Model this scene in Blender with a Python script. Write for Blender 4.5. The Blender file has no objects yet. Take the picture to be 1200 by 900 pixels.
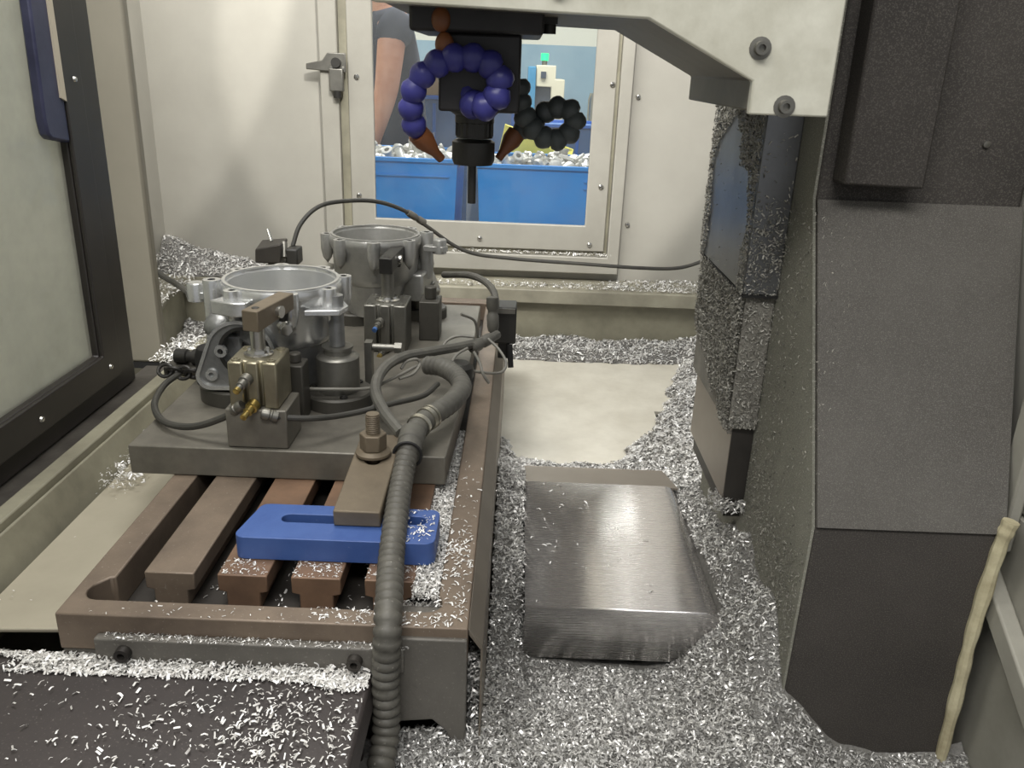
import bpy, bmesh, math, random
import numpy as np
from mathutils import Vector, Matrix
random.seed(7); RNG = np.random.default_rng(7)
S = bpy.context.scene; COL = S.collection
PI = math.pi

# ------------------------------------------------------------------ camera
cd = bpy.data.cameras.new('camera'); cam = bpy.data.objects.new('camera', cd); COL.objects.link(cam)
cd.sensor_width = 36; cd.lens = 29.400; cd.clip_start = .02
_r, _u, _b = ((0.999263,0.013569,0.035910),(-0.038388,0.353214,0.934755),(-0.000000,-0.935444,0.353475))
cam.matrix_world = Matrix(((_r[0], _u[0], _b[0], 0), (_r[1], _u[1], _b[1], 0), (_r[2], _u[2], _b[2], 0.564), (0, 0, 0, 1)))
S.camera = cam

# ------------------------------------------------------------------ world, lamps, exposure
w = bpy.data.worlds.new('world'); S.world = w; w.use_nodes = True
w.node_tree.nodes['Background'].inputs[0].default_value = (.95, .97, 1, 1)
w.node_tree.nodes['Background'].inputs[1].default_value = .40
S.view_settings.view_transform = 'Standard'; S.view_settings.look = 'None'
S.view_settings.gamma = 1; S.view_settings.use_curve_mapping = False
S.view_settings.exposure = 0.0
def area(name, loc, target, sx, sy, power, color=(1, .985, .955), spread=180):
    l = bpy.data.lights.new(name, 'AREA'); l.shape = 'RECTANGLE'; l.size = sx; l.size_y = sy
    l.energy = power; l.color = color; l.spread = math.radians(spread)
    o = bpy.data.objects.new(name, l); COL.objects.link(o); o.location = loc
    o.rotation_euler = (Vector(target) - Vector(loc)).to_track_quat('-Z', 'Y').to_euler()
    return o
def spot(name, loc, target, power, angle, blend, rad, color=(1, .97, .93)):
    l = bpy.data.lights.new(name, 'SPOT'); l.energy = power; l.spot_size = math.radians(angle)
    l.spot_blend = blend; l.shadow_soft_size = rad; l.color = color
    o = bpy.data.objects.new(name, l); COL.objects.link(o); o.location = loc
    o.rotation_euler = (Vector(target) - Vector(loc)).to_track_quat('-Z', 'Y').to_euler()
    return o
area('workshop_tube_light', (-.5, -.9, 2.6), (-.1, 1.1, 0), 2.4, .6, 74)
area('machine_work_light', (-.35, 1.2, 1.85), (-.25, 1.4, 0), 1.0, .5, 24)
area('bay_tube_light', (-.2, 4.6, 2.6), (-.2, 4.3, 0), 2.6, 1.0, 150, (1, .98, .95))
area('door_pane_fill_light', (-2.0, .8, 2.6), (-1.6, 1.0, 0), 1.2, 2.4, 85, (1, .99, .96))  # added lamp, out of view, brightens the door pane from outside
spot('work_lamp_beam_a', (-.36, 1.55, 1.62), (-1.17, 2.5, .80), 80, 43, .12, .03)
spot('work_lamp_beam_b', (.05, .9, 1.60), (-.08, 2.5, .78), 120, 45, .10, .03)

# ------------------------------------------------------------------ materials
def srgb(r, g, b):
    f = lambda c: (c/255/12.92) if c/255 <= .04045 else ((c/255+.055)/1.055)**2.4
    return (f(r), f(g), f(b), 1)
M = {}
def mat(name, rgb, rough=.6, metal=0, rgb2=None, scale=12, amt=.5, bump=0, bscale=80, spec=.5, dust=None, stretch=None, detail=6, emit=0, alpha=None):
    m = bpy.data.materials.new(name); m.use_nodes = True; nt = m.node_tree; N = nt.nodes; L = nt.links
    p = N['Principled BSDF']; p.inputs['Roughness'].default_value = rough; p.inputs['Metallic'].default_value = metal
    p.inputs['Specular IOR Level'].default_value = spec
    c1 = srgb(*rgb); p.inputs['Base Color'].default_value = c1
    tc = N.new('ShaderNodeTexCoord'); mp = N.new('ShaderNodeMapping')
    L.new(tc.outputs['Object'], mp.inputs['Vector'])
    if stretch: mp.inputs['Scale'].default_value = stretch
    out = None
    if rgb2:
        n = N.new('ShaderNodeTexNoise'); n.inputs['Scale'].default_value = scale; n.inputs['Detail'].default_value = detail
        n.inputs['Roughness'].default_value = .65
        L.new(mp.outputs[0], n.inputs['Vector'])
        cr = N.new('ShaderNodeValToRGB'); cr.color_ramp.elements[0].position = .5-.5*amt*.6; cr.color_ramp.elements[1].position = .5+.5*amt*.6
        cr.color_ramp.elements[0].color = c1; cr.color_ramp.elements[1].color = srgb(*rgb2)
        L.new(n.outputs['Fac'], cr.inputs['Fac']); out = cr.outputs['Color']
    if dust:      # fine pale metal dust specks: (colour, scale, threshold)
        dn = N.new('ShaderNodeTexNoise'); dn.inputs['Scale'].default_value = dust[1]; dn.inputs['Detail'].default_value = 3
        L.new(tc.outputs['Object'], dn.inputs['Vector'])
        dr = N.new('ShaderNodeValToRGB'); dr.color_ramp.elements[0].position = dust[2]; dr.color_ramp.elements[1].position = min(.98, dust[2]+.16)
        L.new(dn.outputs['Fac'], dr.inputs['Fac'])
        mx = N.new('ShaderNodeMix'); mx.data_type = 'RGBA'
        L.new(dr.outputs['Color'], mx.inputs['Factor'])
        if out: L.new(out, mx.inputs['A'])
        else: mx.inputs['A'].default_value = c1
        mx.inputs['B'].default_value = srgb(*dust[0]); out = mx.outputs['Result']
    if out: L.new(out, p.inputs['Base Color'])
    if bump:
        b = N.new('ShaderNodeTexNoise'); b.inputs['Scale'].default_value = bscale; b.inputs['Detail'].default_value = 4
        L.new(mp.outputs[0], b.inputs['Vector'])
        bn = N.new('ShaderNodeBump'); bn.inputs['Strength'].default_value = bump; bn.inputs['Distance'].default_value = .002
        L.new(b.outputs['Fac'], bn.inputs['Height']); L.new(bn.outputs[0], p.inputs['Normal'])
    if emit:
        p.inputs['Emission Color'].default_value = c1; p.inputs['Emission Strength'].default_value = emit
    M[name] = m
    return m
mat('wall_paint', (168, 165, 155), .5, 0, (152, 149, 139), 3, .9, .05, 60)
mat('wall_frame', (162, 159, 149), .45, 0, (144, 141, 131), 5, .8, .05, 60)
mat('ledge_paint', (160, 156, 138), .5, 0, (122, 118, 104), 9, .8)
mat('olive_paint', (152, 148, 128), .55, 0, (116, 112, 96), 9, .8, .1, 70)
mat('post_paint', (132, 127, 113), .5, 0, (120, 115, 102), 4, .8)
mat('black_frame', (34, 31, 29), .42, 0, (48, 44, 40), 6, .7)
mat('black_rubber', (22, 21, 20), .7)
mat('track_metal', (84, 80, 74), .5, .3, (52, 48, 44), 14, .8, .2, 90)
mat('head_paint', (220, 218, 203), .38, 0, (188, 185, 168), 9, .45, .03, 50)
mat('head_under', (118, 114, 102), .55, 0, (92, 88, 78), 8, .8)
mat('black_machine', (50, 48, 48), .5, 0, (26, 24, 23), 8, .8, .1, 90)
mat('column_black', (66, 62, 58), .72, 0, (50, 47, 44), 7, .8, .25, 220, .3, dust=((82, 78, 73), 700, .50))
mat('column_dusty', (96, 93, 88), .85, 0, (78, 75, 71), 6, .8, .3, 240, .2, dust=((112, 109, 103), 900, .50))
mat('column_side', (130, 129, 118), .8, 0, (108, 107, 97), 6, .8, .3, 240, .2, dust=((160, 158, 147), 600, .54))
mat('foam_bead', (198, 190, 158), .8, 0, (160, 150, 120), 22, .5, .4, 60)
mat('grey_panel', (160, 157, 146), .55, 0, (126, 124, 114), 7, .8, .1, 60)
mat('way_steel', (132, 134, 136), .36, .75, (106, 106, 106), 8, .7)
mat('way_dusty', (132, 129, 120), .8, .1, (108, 105, 98), 30, .8, .4, 300)
mat('way_clean', (150, 142, 132), .4, .5, (138, 130, 120), 8, .7)
mat('way_dark', (70, 66, 62), .45, .4, (52, 50, 47), 8, .7)
mat('pan_steel', (230, 225, 210), .38, .05, (212, 206, 190), 9, .5)
mat('table_steel', (132, 117, 101), .5, .25, (96, 84, 73), 12, .8, .15, 120, dust=((168, 162, 150), 330, .66))
mat('table_rust', (134, 106, 84), .5, .2, (98, 78, 64), 14, .8, .2, 120)
mat('table_side', (112, 108, 101), .55, .2, (88, 85, 79), 10, .8, .3, 160, dust=((140, 136, 126), 300, .62))
mat('guard_steel', (130, 122, 110), .45, .5, (110, 102, 92), 9, .8)
mat('dark_steel', (66, 62, 57), .5, .4, (48, 45, 42), 12, .8, .15, 120)
mat('cover_plate', (176, 169, 150), .45, .1, (158, 151, 133), 6, .8, .05, 120)
mat('dark_cover', (66, 60, 58), .5, .2, (52, 48, 47), 5, .8, .1, 200, dust=((120, 114, 108), 420, .64))
mat('fixture_steel', (128, 124, 113), .46, .3, (84, 80, 73), 11, .9, .1, 90)
mat('fixture_side', (80, 77, 70), .5, .3, (62, 60, 55), 12, .8)
mat('cast_alu', (226, 226, 224), .27, .78, (194, 195, 194), 16, .7, .12, 140)
mat('cast_alu_shaded', (190, 189, 184), .36, .6, (150, 149, 145), 16, .8, .2, 140)
mat('cast_rough', (158, 158, 156), .42, .7, (118, 119, 118), 18, .8, .3, 160)
mat('brass_alu', (164, 157, 134), .34, .75, (124, 117, 98), 14, .8)
mat('grey_alu', (140, 138, 130), .4, .75, (104, 102, 96), 14, .8)
mat('brass', (190, 168, 104), .28, .95)
mat('chrome', (190, 188, 182), .2, .95)
mat('blackened', (62, 61, 57), .45, .5, (38, 36, 35), 14, .8)
mat('brown_steel', (122, 110, 92), .55, .3, (98, 88, 73), 16, .8, .2, 150)
mat('blue_paint', (70, 98, 156), .45, 0, (54, 80, 138), 14, .7, .25, 90, dust=((170, 178, 196), 160, .74))
mat('conduit', (100, 97, 89), .55, .1, (70, 68, 62), 30, .8, .2, 120, dust=((160, 156, 146), 260, .66))
mat('rubber_hose', (48, 47, 44), .55, 0, (66, 64, 58), 20, .8)
mat('tape', (98, 96, 88), .6, 0, (72, 70, 65), 24, .8, .3, 90)
mat('grey_wire', (128, 125, 116), .5, 0, (96, 94, 88), 24, .8)
mat('hose_clamp', (178, 174, 160), .3, .85)
mat('plastic_black', (38, 37, 34), .5, 0, (54, 52, 48), 12, .8)
mat('loc_blue', (62, 62, 142), .38, 0, (50, 50, 116), 10, .5)
mat('loc_grey', (78, 84, 82), .5, 0, (62, 66, 66), 10, .6)
mat('loc_orange', (140, 84, 46), .5, 0, (104, 64, 38), 14, .6)
mat('blue_tip', (60, 96, 150), .5)
mat('bin_blue', (18, 124, 208), .45, 0, (30, 140, 220), 4, .6)
mat('crate_blue', (92, 128, 176), .5, 0, (78, 110, 156), 6, .6)
mat('crate_rim', (28, 104, 196), .5)
mat('part_alu', (214, 212, 206), .4, .35, (184, 182, 176), 40, .7)
mat('far_wall', (150, 178, 192), .8, 0, (138, 166, 182), 3, .7)
mat('far_wall_top', (222, 222, 208), .8)
mat('machine_cream', (222, 216, 190), .5)
mat('machine_blue', (64, 140, 180), .5)
mat('shop_floor', (150, 146, 138), .6, 0, (126, 122, 114), 4, .7)
mat('shop_wall', (214, 214, 204), .8, 0, (190, 190, 180), 2, .8)
mat('pillar_grey', (168, 164, 158), .6)
mat('cardboard', (186, 148, 98), .8, 0, (168, 132, 84), 8, .6)
mat('yellow_paper', (252, 240, 104), .7)
mat('skin', (214, 160, 132), .5, 0, (196, 136, 108), 14, .6)
mat('shirt', (58, 62, 78), .85, 0, (46, 50, 64), 40, .8, .3, 60)
mat('trousers', (56, 62, 80), .85, 0, (46, 50, 66), 30, .8)
mat('hair', (44, 34, 28), .7)
mat('shoe', (32, 30, 30), .6)
mat('handle_navy', (40, 42, 66), .4, 0, (62, 64, 88), 14, .6)
mat('handle_strip', (190, 180, 160), .5)
mat('lamp_green', (20, 225, 110), .4, emit=2.5)
mat('window_dark', (60, 70, 84), .3)

def brushed():
    m = mat('brushed', (216, 212, 209), .24, .84)
    nt = m.node_tree; N = nt.nodes; L = nt.links; p = N['Principled BSDF']
    p.inputs['Anisotropic'].default_value = .85; cx = N.new('ShaderNodeCombineXYZ'); cx.inputs[1].default_value = .7; cx.inputs[2].default_value = .7; L.new(cx.outputs[0], p.inputs['Tangent'])
    tc = N.new('ShaderNodeTexCoord'); mp = N.new('ShaderNodeMapping'); mp.inputs['Scale'].default_value = (3, 260, 260)
    n = N.new('ShaderNodeTexNoise'); n.inputs['Scale'].default_value = 2; n.inputs['Detail'].default_value = 5
    L.new(tc.outputs['Object'], mp.inputs[0]); L.new(mp.outputs[0], n.inputs['Vector'])
    r = N.new('ShaderNodeMapRange'); r.inputs['To Min'].default_value = .20; r.inputs['To Max'].default_value = .34
    L.new(n.outputs['Fac'], r.inputs['Value']); L.new(r.outputs[0], p.inputs['Roughness'])
    b = N.new('ShaderNodeBump'); b.inputs['Strength'].default_value = .03; b.inputs['Distance'].default_value = .0005
    L.new(n.outputs['Fac'], b.inputs['Height']); L.new(b.outputs[0], p.inputs['Normal'])
brushed()
def chipmat(name, lo, hi, metal, rough):
    m = bpy.data.materials.new(name); m.use_nodes = True; nt = m.node_tree; N = nt.nodes; L = nt.links
    p = N['Principled BSDF']; p.inputs['Metallic'].default_value = metal; p.inputs['Roughness'].default_value = rough
    a = N.new('ShaderNodeAttribute'); a.attribute_name = 'tone'
    cr = N.new('ShaderNodeValToRGB'); cr.color_ramp.elements[0].color = srgb(*lo); cr.color_ramp.elements[1].color = srgb(*hi)
    L.new(a.outputs['Fac'], cr.inputs['Fac']); L.new(cr.outputs[0], p.inputs['Base Color'])
    M[name] = m
chipmat('chips', (128, 126, 122), (240, 238, 233), .40, .34)
chipmat('chips_bright', (184, 180, 174), (250, 249, 245), .12, .38)
chipmat('chips_dull', (100, 98, 91), (176, 173, 163), .15, .5)
mat('chip_bed', (140, 138, 133), .6, .15, (96, 94, 90), 160, .9, 1.0, 240)
mat('chip_bed_dull', (92, 90, 83), .7, .2, (62, 60, 56), 160, .9, 1.0, 240)

def glass(name, tint, dirt, dirt_col, dscale):
    m = bpy.data.materials.new(name); m.use_nodes = True; nt = m.node_tree; N = nt.nodes; L = nt.links
    N.remove(N['Principled BSDF']); o = N['Material Output']
    t = N.new('ShaderNodeBsdfTransparent'); t.inputs[0].default_value = (*tint, 1)
    g = N.new('ShaderNodeBsdfGlossy'); g.inputs['Roughness'].default_value = .04
    fr = N.new('ShaderNodeFresnel'); fr.inputs[0].default_value = 1.45
    mx = N.new('ShaderNodeMixShader'); L.new(fr.outputs[0], mx.inputs[0]); L.new(t.outputs[0], mx.inputs[1]); L.new(g.outputs[0], mx.inputs[2])
    d = N.new('ShaderNodeBsdfDiffuse'); d.inputs[0].default_value = srgb(*dirt_col)
    n = N.new('ShaderNodeTexNoise'); n.inputs['Scale'].default_value = dscale; n.inputs['Detail'].default_value = 8
    tc = N.new('ShaderNodeTexCoord'); L.new(tc.outputs['Object'], n.inputs['Vector'])
    mr = N.new('ShaderNodeMapRange'); mr.inputs['From Min'].default_value = .3; mr.inputs['From Max'].default_value = .75
    mr.inputs['To Min'].default_value = dirt[0]; mr.inputs['To Max'].default_value = dirt[1]
    L.new(n.outputs['Fac'], mr.inputs['Value'])
    tl = N.new('ShaderNodeBsdfTranslucent'); tl.inputs[0].default_value = srgb(*dirt_col)
    dm = N.new('ShaderNodeMixShader'); dm.inputs[0].default_value = .5; L.new(d.outputs[0], dm.inputs[1]); L.new(tl.outputs[0], dm.inputs[2])
    m2 = N.new('ShaderNodeMixShader'); L.new(mr.outputs[0], m2.inputs[0]); L.new(mx.outputs[0], m2.inputs[1]); L.new(dm.outputs[0], m2.inputs[2])
    L.new(m2.outputs[0], o.inputs['Surface']); M[name] = m
glass('clear_pane', (.96, .98, .98), (.02, .08), (200, 200, 195), 6)
glass('dirty_pane', (.86, .88, .85), (.42, .74), (204, 203, 192), 11)

# ------------------------------------------------------------------ builders
WL = {}     # world location of every object made here
class B:
    def __init__(s): s.bm = bmesh.new()
    def box(s, a, b):
        x0, y0, z0 = [min(a[i], b[i]) for i in range(3)]; x1, y1, z1 = [max(a[i], b[i]) for i in range(3)]
        v = [s.bm.verts.new(p) for p in ((x0,y0,z0),(x1,y0,z0),(x1,y1,z0),(x0,y1,z0),(x0,y0,z1),(x1,y0,z1),(x1,y1,z1),(x0,y1,z1))]
        for f in ((0,3,2,1),(4,5,6,7),(0,1,5,4),(1,2,6,5),(2,3,7,6),(3,0,4,7)): s.bm.faces.new([v[i] for i in f])
        return s
    def hexa(s, bot, top):
        v = [s.bm.verts.new(p) for p in list(bot)+list(top)]; n = len(bot)
        s.bm.faces.new(v[:n][::-1]); s.bm.faces.new(v[n:])
        for i in range(n): s.bm.faces.new((v[i], v[(i+1) % n], v[n+(i+1) % n], v[n+i]))
        return s
    def prism(s, poly, axis, a, b):
        # poly in the plane across the axis: x -> (y,z), y -> (x,z), z -> (x,y)
        def P(q, t): return {'x': (t, q[0], q[1]), 'y': (q[0], t, q[1]), 'z': (q[0], q[1], t)}[axis]
        return s.hexa([P(q, a) for q in poly], [P(q, b) for q in poly])
    def frame(s, p0, p1):
        d = (Vector(p1)-Vector(p0)); z = d.normalized()
        x = z.orthogonal().normalized(); y = z.cross(x); return x, y, z, d.length
    def cyl(s, p0, p1, r, r2=None, n=20, caps=True):
        r2 = r if r2 is None else r2; x, y, z, L = s.frame(p0, p1); p0 = Vector(p0); p1 = Vector(p1)
        A = [s.bm.verts.new(p0+(x*math.cos(t)+y*math.sin(t))*r) for t in [2*PI*i/n for i in range(n)]]
        C = [s.bm.verts.new(p1+(x*math.cos(t)+y*math.sin(t))*r2) for t in [2*PI*i/n for i in range(n)]]
        for i in range(n): s.bm.faces.new((A[i], A[(i+1) % n], C[(i+1) % n], C[i]))
        if caps: s.bm.faces.new(A[::-1]); s.bm.faces.new(C)
        return s
    def lathe(s, c, prof, n=32, axis=(0, 0, 1), closed=False):
        z = Vector(axis).normalized(); x = z.orthogonal().normalized(); y = z.cross(x); c = Vector(c); rings = []
        for (r, h) in prof:
            if r < 1e-6: rings.append([s.bm.verts.new(c+z*h)])
            else: rings.append([s.bm.verts.new(c+z*h+(x*math.cos(t)+y*math.sin(t))*r) for t in [2*PI*i/n for i in range(n)]])
        pairs = list(zip(rings, rings[1:])) + ([(rings[-1], rings[0])] if closed else [])
        for A, C in pairs:
            for i in range(n):
                j = (i+1) % n
                if len(A) == 1 and len(C) == 1: continue
                if len(A) == 1: s.bm.faces.new((A[0], C[j], C[i]))
                elif len(C) == 1: s.bm.faces.new((A[i], A[j], C[0]))
                else: s.bm.faces.new((A[i], A[j], C[j], C[i]))
        return s
    def tube(s, pts, r, n=10, radii=None):
        pts = [Vector(p) for p in pts]; rings = []; prev = None
        for i, p in enumerate(pts):
            t = (pts[min(i+1, len(pts)-1)]-pts[max(i-1, 0)]).normalized()
            if prev is None: x = t.orthogonal().normalized()
            else:
                x = prev - t*prev.dot(t); x = x.normalized() if x.length > 1e-6 else t.orthogonal().normalized()
            prev = x; y = t.cross(x); rr = radii[i] if radii else r
            rings.append([s.bm.verts.new(p+(x*math.cos(a)+y*math.sin(a))*rr) for a in [2*PI*k/n for k in range(n)]])
        for A, C in zip(rings, rings[1:]):
            for i in range(n): s.bm.faces.new((A[i], A[(i+1) % n], C[(i+1) % n], C[i]))
        s.bm.faces.new(rings[0][::-1]); s.bm.faces.new(rings[-1]); return s
    def plate(s, outer, holes, axis, a, b):
        # flat plate with holes, thickness a..b along axis
        tmp = bmesh.new()
        def P(q, t): return {'x': (t, q[0], q[1]), 'y': (q[0], t, q[1]), 'z': (q[0], q[1], t)}[axis]
        for loop in [outer]+list(holes):
            v = [tmp.verts.new(P(q, a)) for q in loop]
            for i in range(len(v)): tmp.edges.new((v[i], v[(i+1) % len(v)]))
        bmesh.ops.triangle_fill(tmp, use_beauty=True, use_dissolve=False, edges=tmp.edges[:])
        fs = tmp.faces[:]
        ex = bmesh.ops.extrude_face_region(tmp, geom=fs)
        vs = [e for e in ex['geom'] if isinstance(e, bmesh.types.BMVert)]
        d = {'x': (b-a, 0, 0), 'y': (0, b-a, 0), 'z': (0, 0, b-a)}[axis]
        bmesh.ops.translate(tmp, vec=d, verts=vs)
        me = bpy.data.meshes.new('t'); tmp.to_mesh(me); tmp.free(); s.bm.from_mesh(me); bpy.data.meshes.remove(me)
        return s
    def sphere(s, c, r, sc=(1, 1, 1), u=16, v=10):
        bmesh.ops.create_uvsphere(s.bm, u_segments=u, v_segments=v, radius=r, matrix=Matrix.Translation(c) @ Matrix.Diagonal((*sc, 1)))
        return s
    def rot(s, c, axis, ang):
        bmesh.ops.rotate(s.bm, cent=c, matrix=Matrix.Rotation(ang, 3, axis), verts=s.bm.verts[:]); return s
    def build(s, name, m, parent=None, bevel=0, smooth=35, seg=2):
        bm = s.bm; bmesh.ops.recalc_face_normals(bm, faces=bm.faces[:])
        for f in bm.faces: f.smooth = True
        lim = math.radians(smooth)
        for e in bm.edges:
            if len(e.link_faces) == 2 and e.calc_face_angle(0) > lim: e.smooth = False
        co = [v.co for v in bm.verts]
        if parent is not None: org = WL[parent.name]
        else:
            lo = [min(c[i] for c in co) for i in range(3)]; hi = [max(c[i] for c in co) for i in range(3)]
            org = Vector(((lo[0]+hi[0])/2, (lo[1]+hi[1])/2, lo[2]))
        bmesh.ops.translate(bm, vec=-org, verts=bm.verts[:])
        me = bpy.data.meshes.new(name); bm.to_mesh(me); bm.free()
        me.materials.append(M[m] if isinstance(m, str) else m)
        o = bpy.data.objects.new(name, me); COL.objects.link(o)
        if parent is not None: o.parent = parent
        else: o.location = org
        WL[o.name] = org.copy()
        if bevel:
            b = o.modifiers.new('bevel', 'BEVEL'); b.width = bevel; b.segments = seg; b.limit_method = 'ANGLE'; b.angle_limit = math.radians(40)
            b.harden_normals = False
        return o
def tag(o, label=None, cat=None, group=None, kind=None):
    if label: o['label'] = label
    if cat: o['category'] = cat
    if group: o['group'] = group
    if kind: o['kind'] = kind
    return o
def thing(name, label, cat, loc, group=None, kind=None):
    o = bpy.data.objects.new(name, None); COL.objects.link(o); o.location = loc; o.empty_display_size = .05
    WL[o.name] = Vector(loc); return tag(o, label, cat, group, kind)
def copy_tree(o, parent=None):
    c = o.copy(); COL.objects.link(c)
    if parent is not None: c.parent = parent
    for ch in list(o.children): copy_tree(ch, c)
    return c
def circ(cx, cy, r, n=24, a0=0, a1=2*PI, end=False):
    k = n if not end else n-1
    return [(cx+r*math.cos(a0+(a1-a0)*i/k), cy+r*math.sin(a0+(a1-a0)*i/k)) for i in range(n)]
def slot_loop(x0, x1, cy, r, n=8):
    return circ(x1-r, cy, r, n, -PI/2, PI/2, True) + circ(x0+r, cy, r, n, PI/2, 3*PI/2, True)
def rrect(x0, y0, x1, y1, r, n=5):
    return (circ(x1-r, y0+r, r, n, -PI/2, 0, True)+circ(x1-r, y1-r, r, n, 0, PI/2, True)
            + circ(x0+r, y1-r, r, n, PI/2, PI, True)+circ(x0+r, y0+r, r, n, PI, 3*PI/2, True))
def spline(pts, sub=8):
    P = [Vector(p) for p in pts]; P = [P[0]*2-P[1]]+P+[P[-1]*2-P[-2]]; out = []
    for i in range(1, len(P)-2):
        a, b, c, d = P[i-1], P[i], P[i+1], P[i+2]
        for k in range(sub):
            t = k/sub
            out.append(.5*((2*b)+(c-a)*t+(2*a-5*b+4*c-d)*t*t+(3*b-a-3*c+d)*t**3))
    out.append(P[-2]); return out
def resample(pts, step):
    out = [pts[0]]; acc = 0
    for a, b in zip(pts, pts[1:]):
        L = (b-a).length; t = step-acc
        while t <= L and L > 0: out.append(a+(b-a)*(t/L)); t += step
        acc = (acc+L) % step
    return out
def chips(name, pts, size, m, label, nrm=None, flat=.5, lift=.0, cat='metal chips', parent=None):
    """a scatter of small curled metal chips, one mesh"""
    pts = np.asarray(pts, float); n = len(pts)
    L = size*(.45+1.1*RNG.random(n)**1.6); W = L*(.16+.2*RNG.random(n))
    yaw = RNG.random(n)*2*PI; pit = RNG.normal(0, flat, n); rol = RNG.normal(0, flat*1.3, n)
    ax = np.stack([np.cos(yaw)*np.cos(pit), np.sin(yaw)*np.cos(pit), np.sin(pit)], 1)
    sd = np.stack([-np.sin(yaw), np.cos(yaw), np.zeros(n)], 1); up = np.cross(ax, sd)
    sd2 = sd*np.cos(rol)[:, None]+up*np.sin(rol)[:, None]; up2 = np.cross(ax, sd2)
    if nrm is not None:      # turn z-up frames onto the given normal
        q = np.asarray(Vector((0, 0, 1)).rotation_difference(Vector(nrm)).to_matrix())
        ax, sd2, up2 = ax@q.T, sd2@q.T, up2@q.T
    cu = (RNG.random(n)*.35)[:, None]*L[:, None]
    V = np.empty((n, 6, 3)); h = L[:, None]/2; ww = W[:, None]/2
    for k, (t, c) in enumerate(((-1, 0), (0, 1), (1, 0))):
        base = pts+ax*h*t+up2*cu*c
        V[:, 2*k] = base-sd2*ww; V[:, 2*k+1] = base+sd2*ww
    nz = np.array((0, 0, 1.) if nrm is None else nrm); V += nz*lift
    V = V.reshape(-1, 3); off = (np.arange(n)*6)[:, None, None]
    F = (off+np.array([[0, 2, 3, 1], [2, 4, 5, 3]])[None]).reshape(-1, 4)
    me = bpy.data.meshes.new(name); org = V.mean(0) if parent is None else np.array(WL[parent.name]); V = V-org
    me.vertices.add(len(V)); me.vertices.foreach_set('co', V.ravel().astype(np.float32))
    me.loops.add(F.size); me.loops.foreach_set('vertex_index', F.ravel().astype(np.int32))
    me.polygons.add(len(F)); me.polygons.foreach_set('loop_start', (np.arange(len(F))*4).astype(np.int32))
    me.polygons.foreach_set('loop_total', np.full(len(F), 4, np.int32))
    a = me.attributes.new('tone', 'FLOAT', 'POINT'); a.data.foreach_set('value', np.repeat(RNG.random(n), 6).astype(np.float32))
    me.update(calc_edges=True); me.materials.append(M[m])
    o = bpy.data.objects.new(name, me); COL.objects.link(o)
    if parent is None: o.location = org
    else: o.parent = parent
    return tag(o, label, cat if parent is None else None, None, 'stuff')
def smooth_noise(x, y, f, seed, octs=4):
    g = np.random.default_rng(seed); r = np.zeros_like(x); amp = 1
    for o in range(octs):
        for k in range(4):
            a = g.random()*2*PI; ph = g.random()*2*PI
            r += amp*.35*np.sin((x*math.cos(a)+y*math.sin(a))*f*(1+.35*g.random())+ph)
        f *= 1.9; amp *= .55
    return r
def helix(p0, p1, r, pitch, n=14):
    p0 = Vector(p0); p1 = Vector(p1); d = p1-p0; z = d.normalized(); x = z.orthogonal().normalized(); y = z.cross(x)
    turns = d.length/pitch; N = int(turns*n)
    return [p0+d*(i/N)+(x*math.cos(2*PI*turns*i/N)+y*math.sin(2*PI*turns*i/N))*r for i in range(N+1)]

# ================================================================== THE SETTING
b = B(); b.box((-4, -2.5, -.80), (4, 8, -.75)); tag(b.build('floor', 'shop_floor'), kind='structure')
b = B(); b.box((-1.10, .1, -.42), (.85, 2.56, -.34)); tag(b.build('floor_tray', 'dark_steel'), kind='structure')
# far machine wall with a window opening
b = B(); b.plate([(-1.10, -.34), (.85, -.34), (.85, 1.5), (-1.10, 1.5)], [[(-.50, .02), (-.50, .84), (.285, .84), (.285, .02)]], 'y', 2.5, 2.52)
wb = tag(b.build('wall_back', 'wall_paint'), kind='structure')
b = B(); b.box((-1.10, 1.82, -.34), (-1.06, 2.5, 1.5)); tag(b.build('wall_left', 'wall_paint'), kind='structure')
# window in the far wall: outer channel frame, inner sheet frame, pane, screws, latch
win = thing('window_1', None, None, (-.1, 2.5, .02), kind='structure')
b = B(); b.plate([(-.565, -.005), (.303, -.005), (.303, .88), (-.565, .88)], [[(-.515, .045), (-.515, .83), (.268, .83), (.268, .045)]], 'y', 2.462, 2.4995)
b.build('outer_frame', 'wall_frame', win, .003)
b = B(); b.plate([(-.49, .06), (.258, .06), (.258, .82), (-.49, .82)], [[(-.42, .135), (-.42, .755), (.197, .755), (.197, .135)]], 'y', 2.474, 2.492)
fr = b.build('inner_frame', 'wall_frame', win, .003)
b = B(); b.plate([(-.514, .046), (.267, .046), (.267, .829), (-.514, .829)], [[(-.488, .062), (-.488, .818), (.256, .818), (.256, .062)]], 'y', 2.484, 2.498)
b.build('rubber_gasket', 'olive_paint', win)
b = B(); b.box((-.424, 2.486, .131), (.201, 2.490, .759)); b.build('pane', 'clear_pane', win)
for (x, z) in ((-.465, .525), (-.467, .20), (.248, .53), (.214, .08), (-.112, .087), (-.38, .09), (.243, .79), (.236, .25)):
    b = B(); b.lathe((x, 2.474, z), [(.0, .006), (.004, .006), (.0075, .003), (.008, 0)], 12, (0, -1, 0)); b.build('screw', 'chrome', win)
for z in (.50, .14): b = B(); b.lathe((.325, 2.4995, z), [(0, .008), (.006, .006), (.008, 0)], 12, (0, -1, 0)); b.build('bolt', 'chrome', wb)
lt = thing('window_latch', 'grey steel latch clamping the left edge of the inner window frame', 'latch', (-.51, 2.462, .47))
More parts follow.
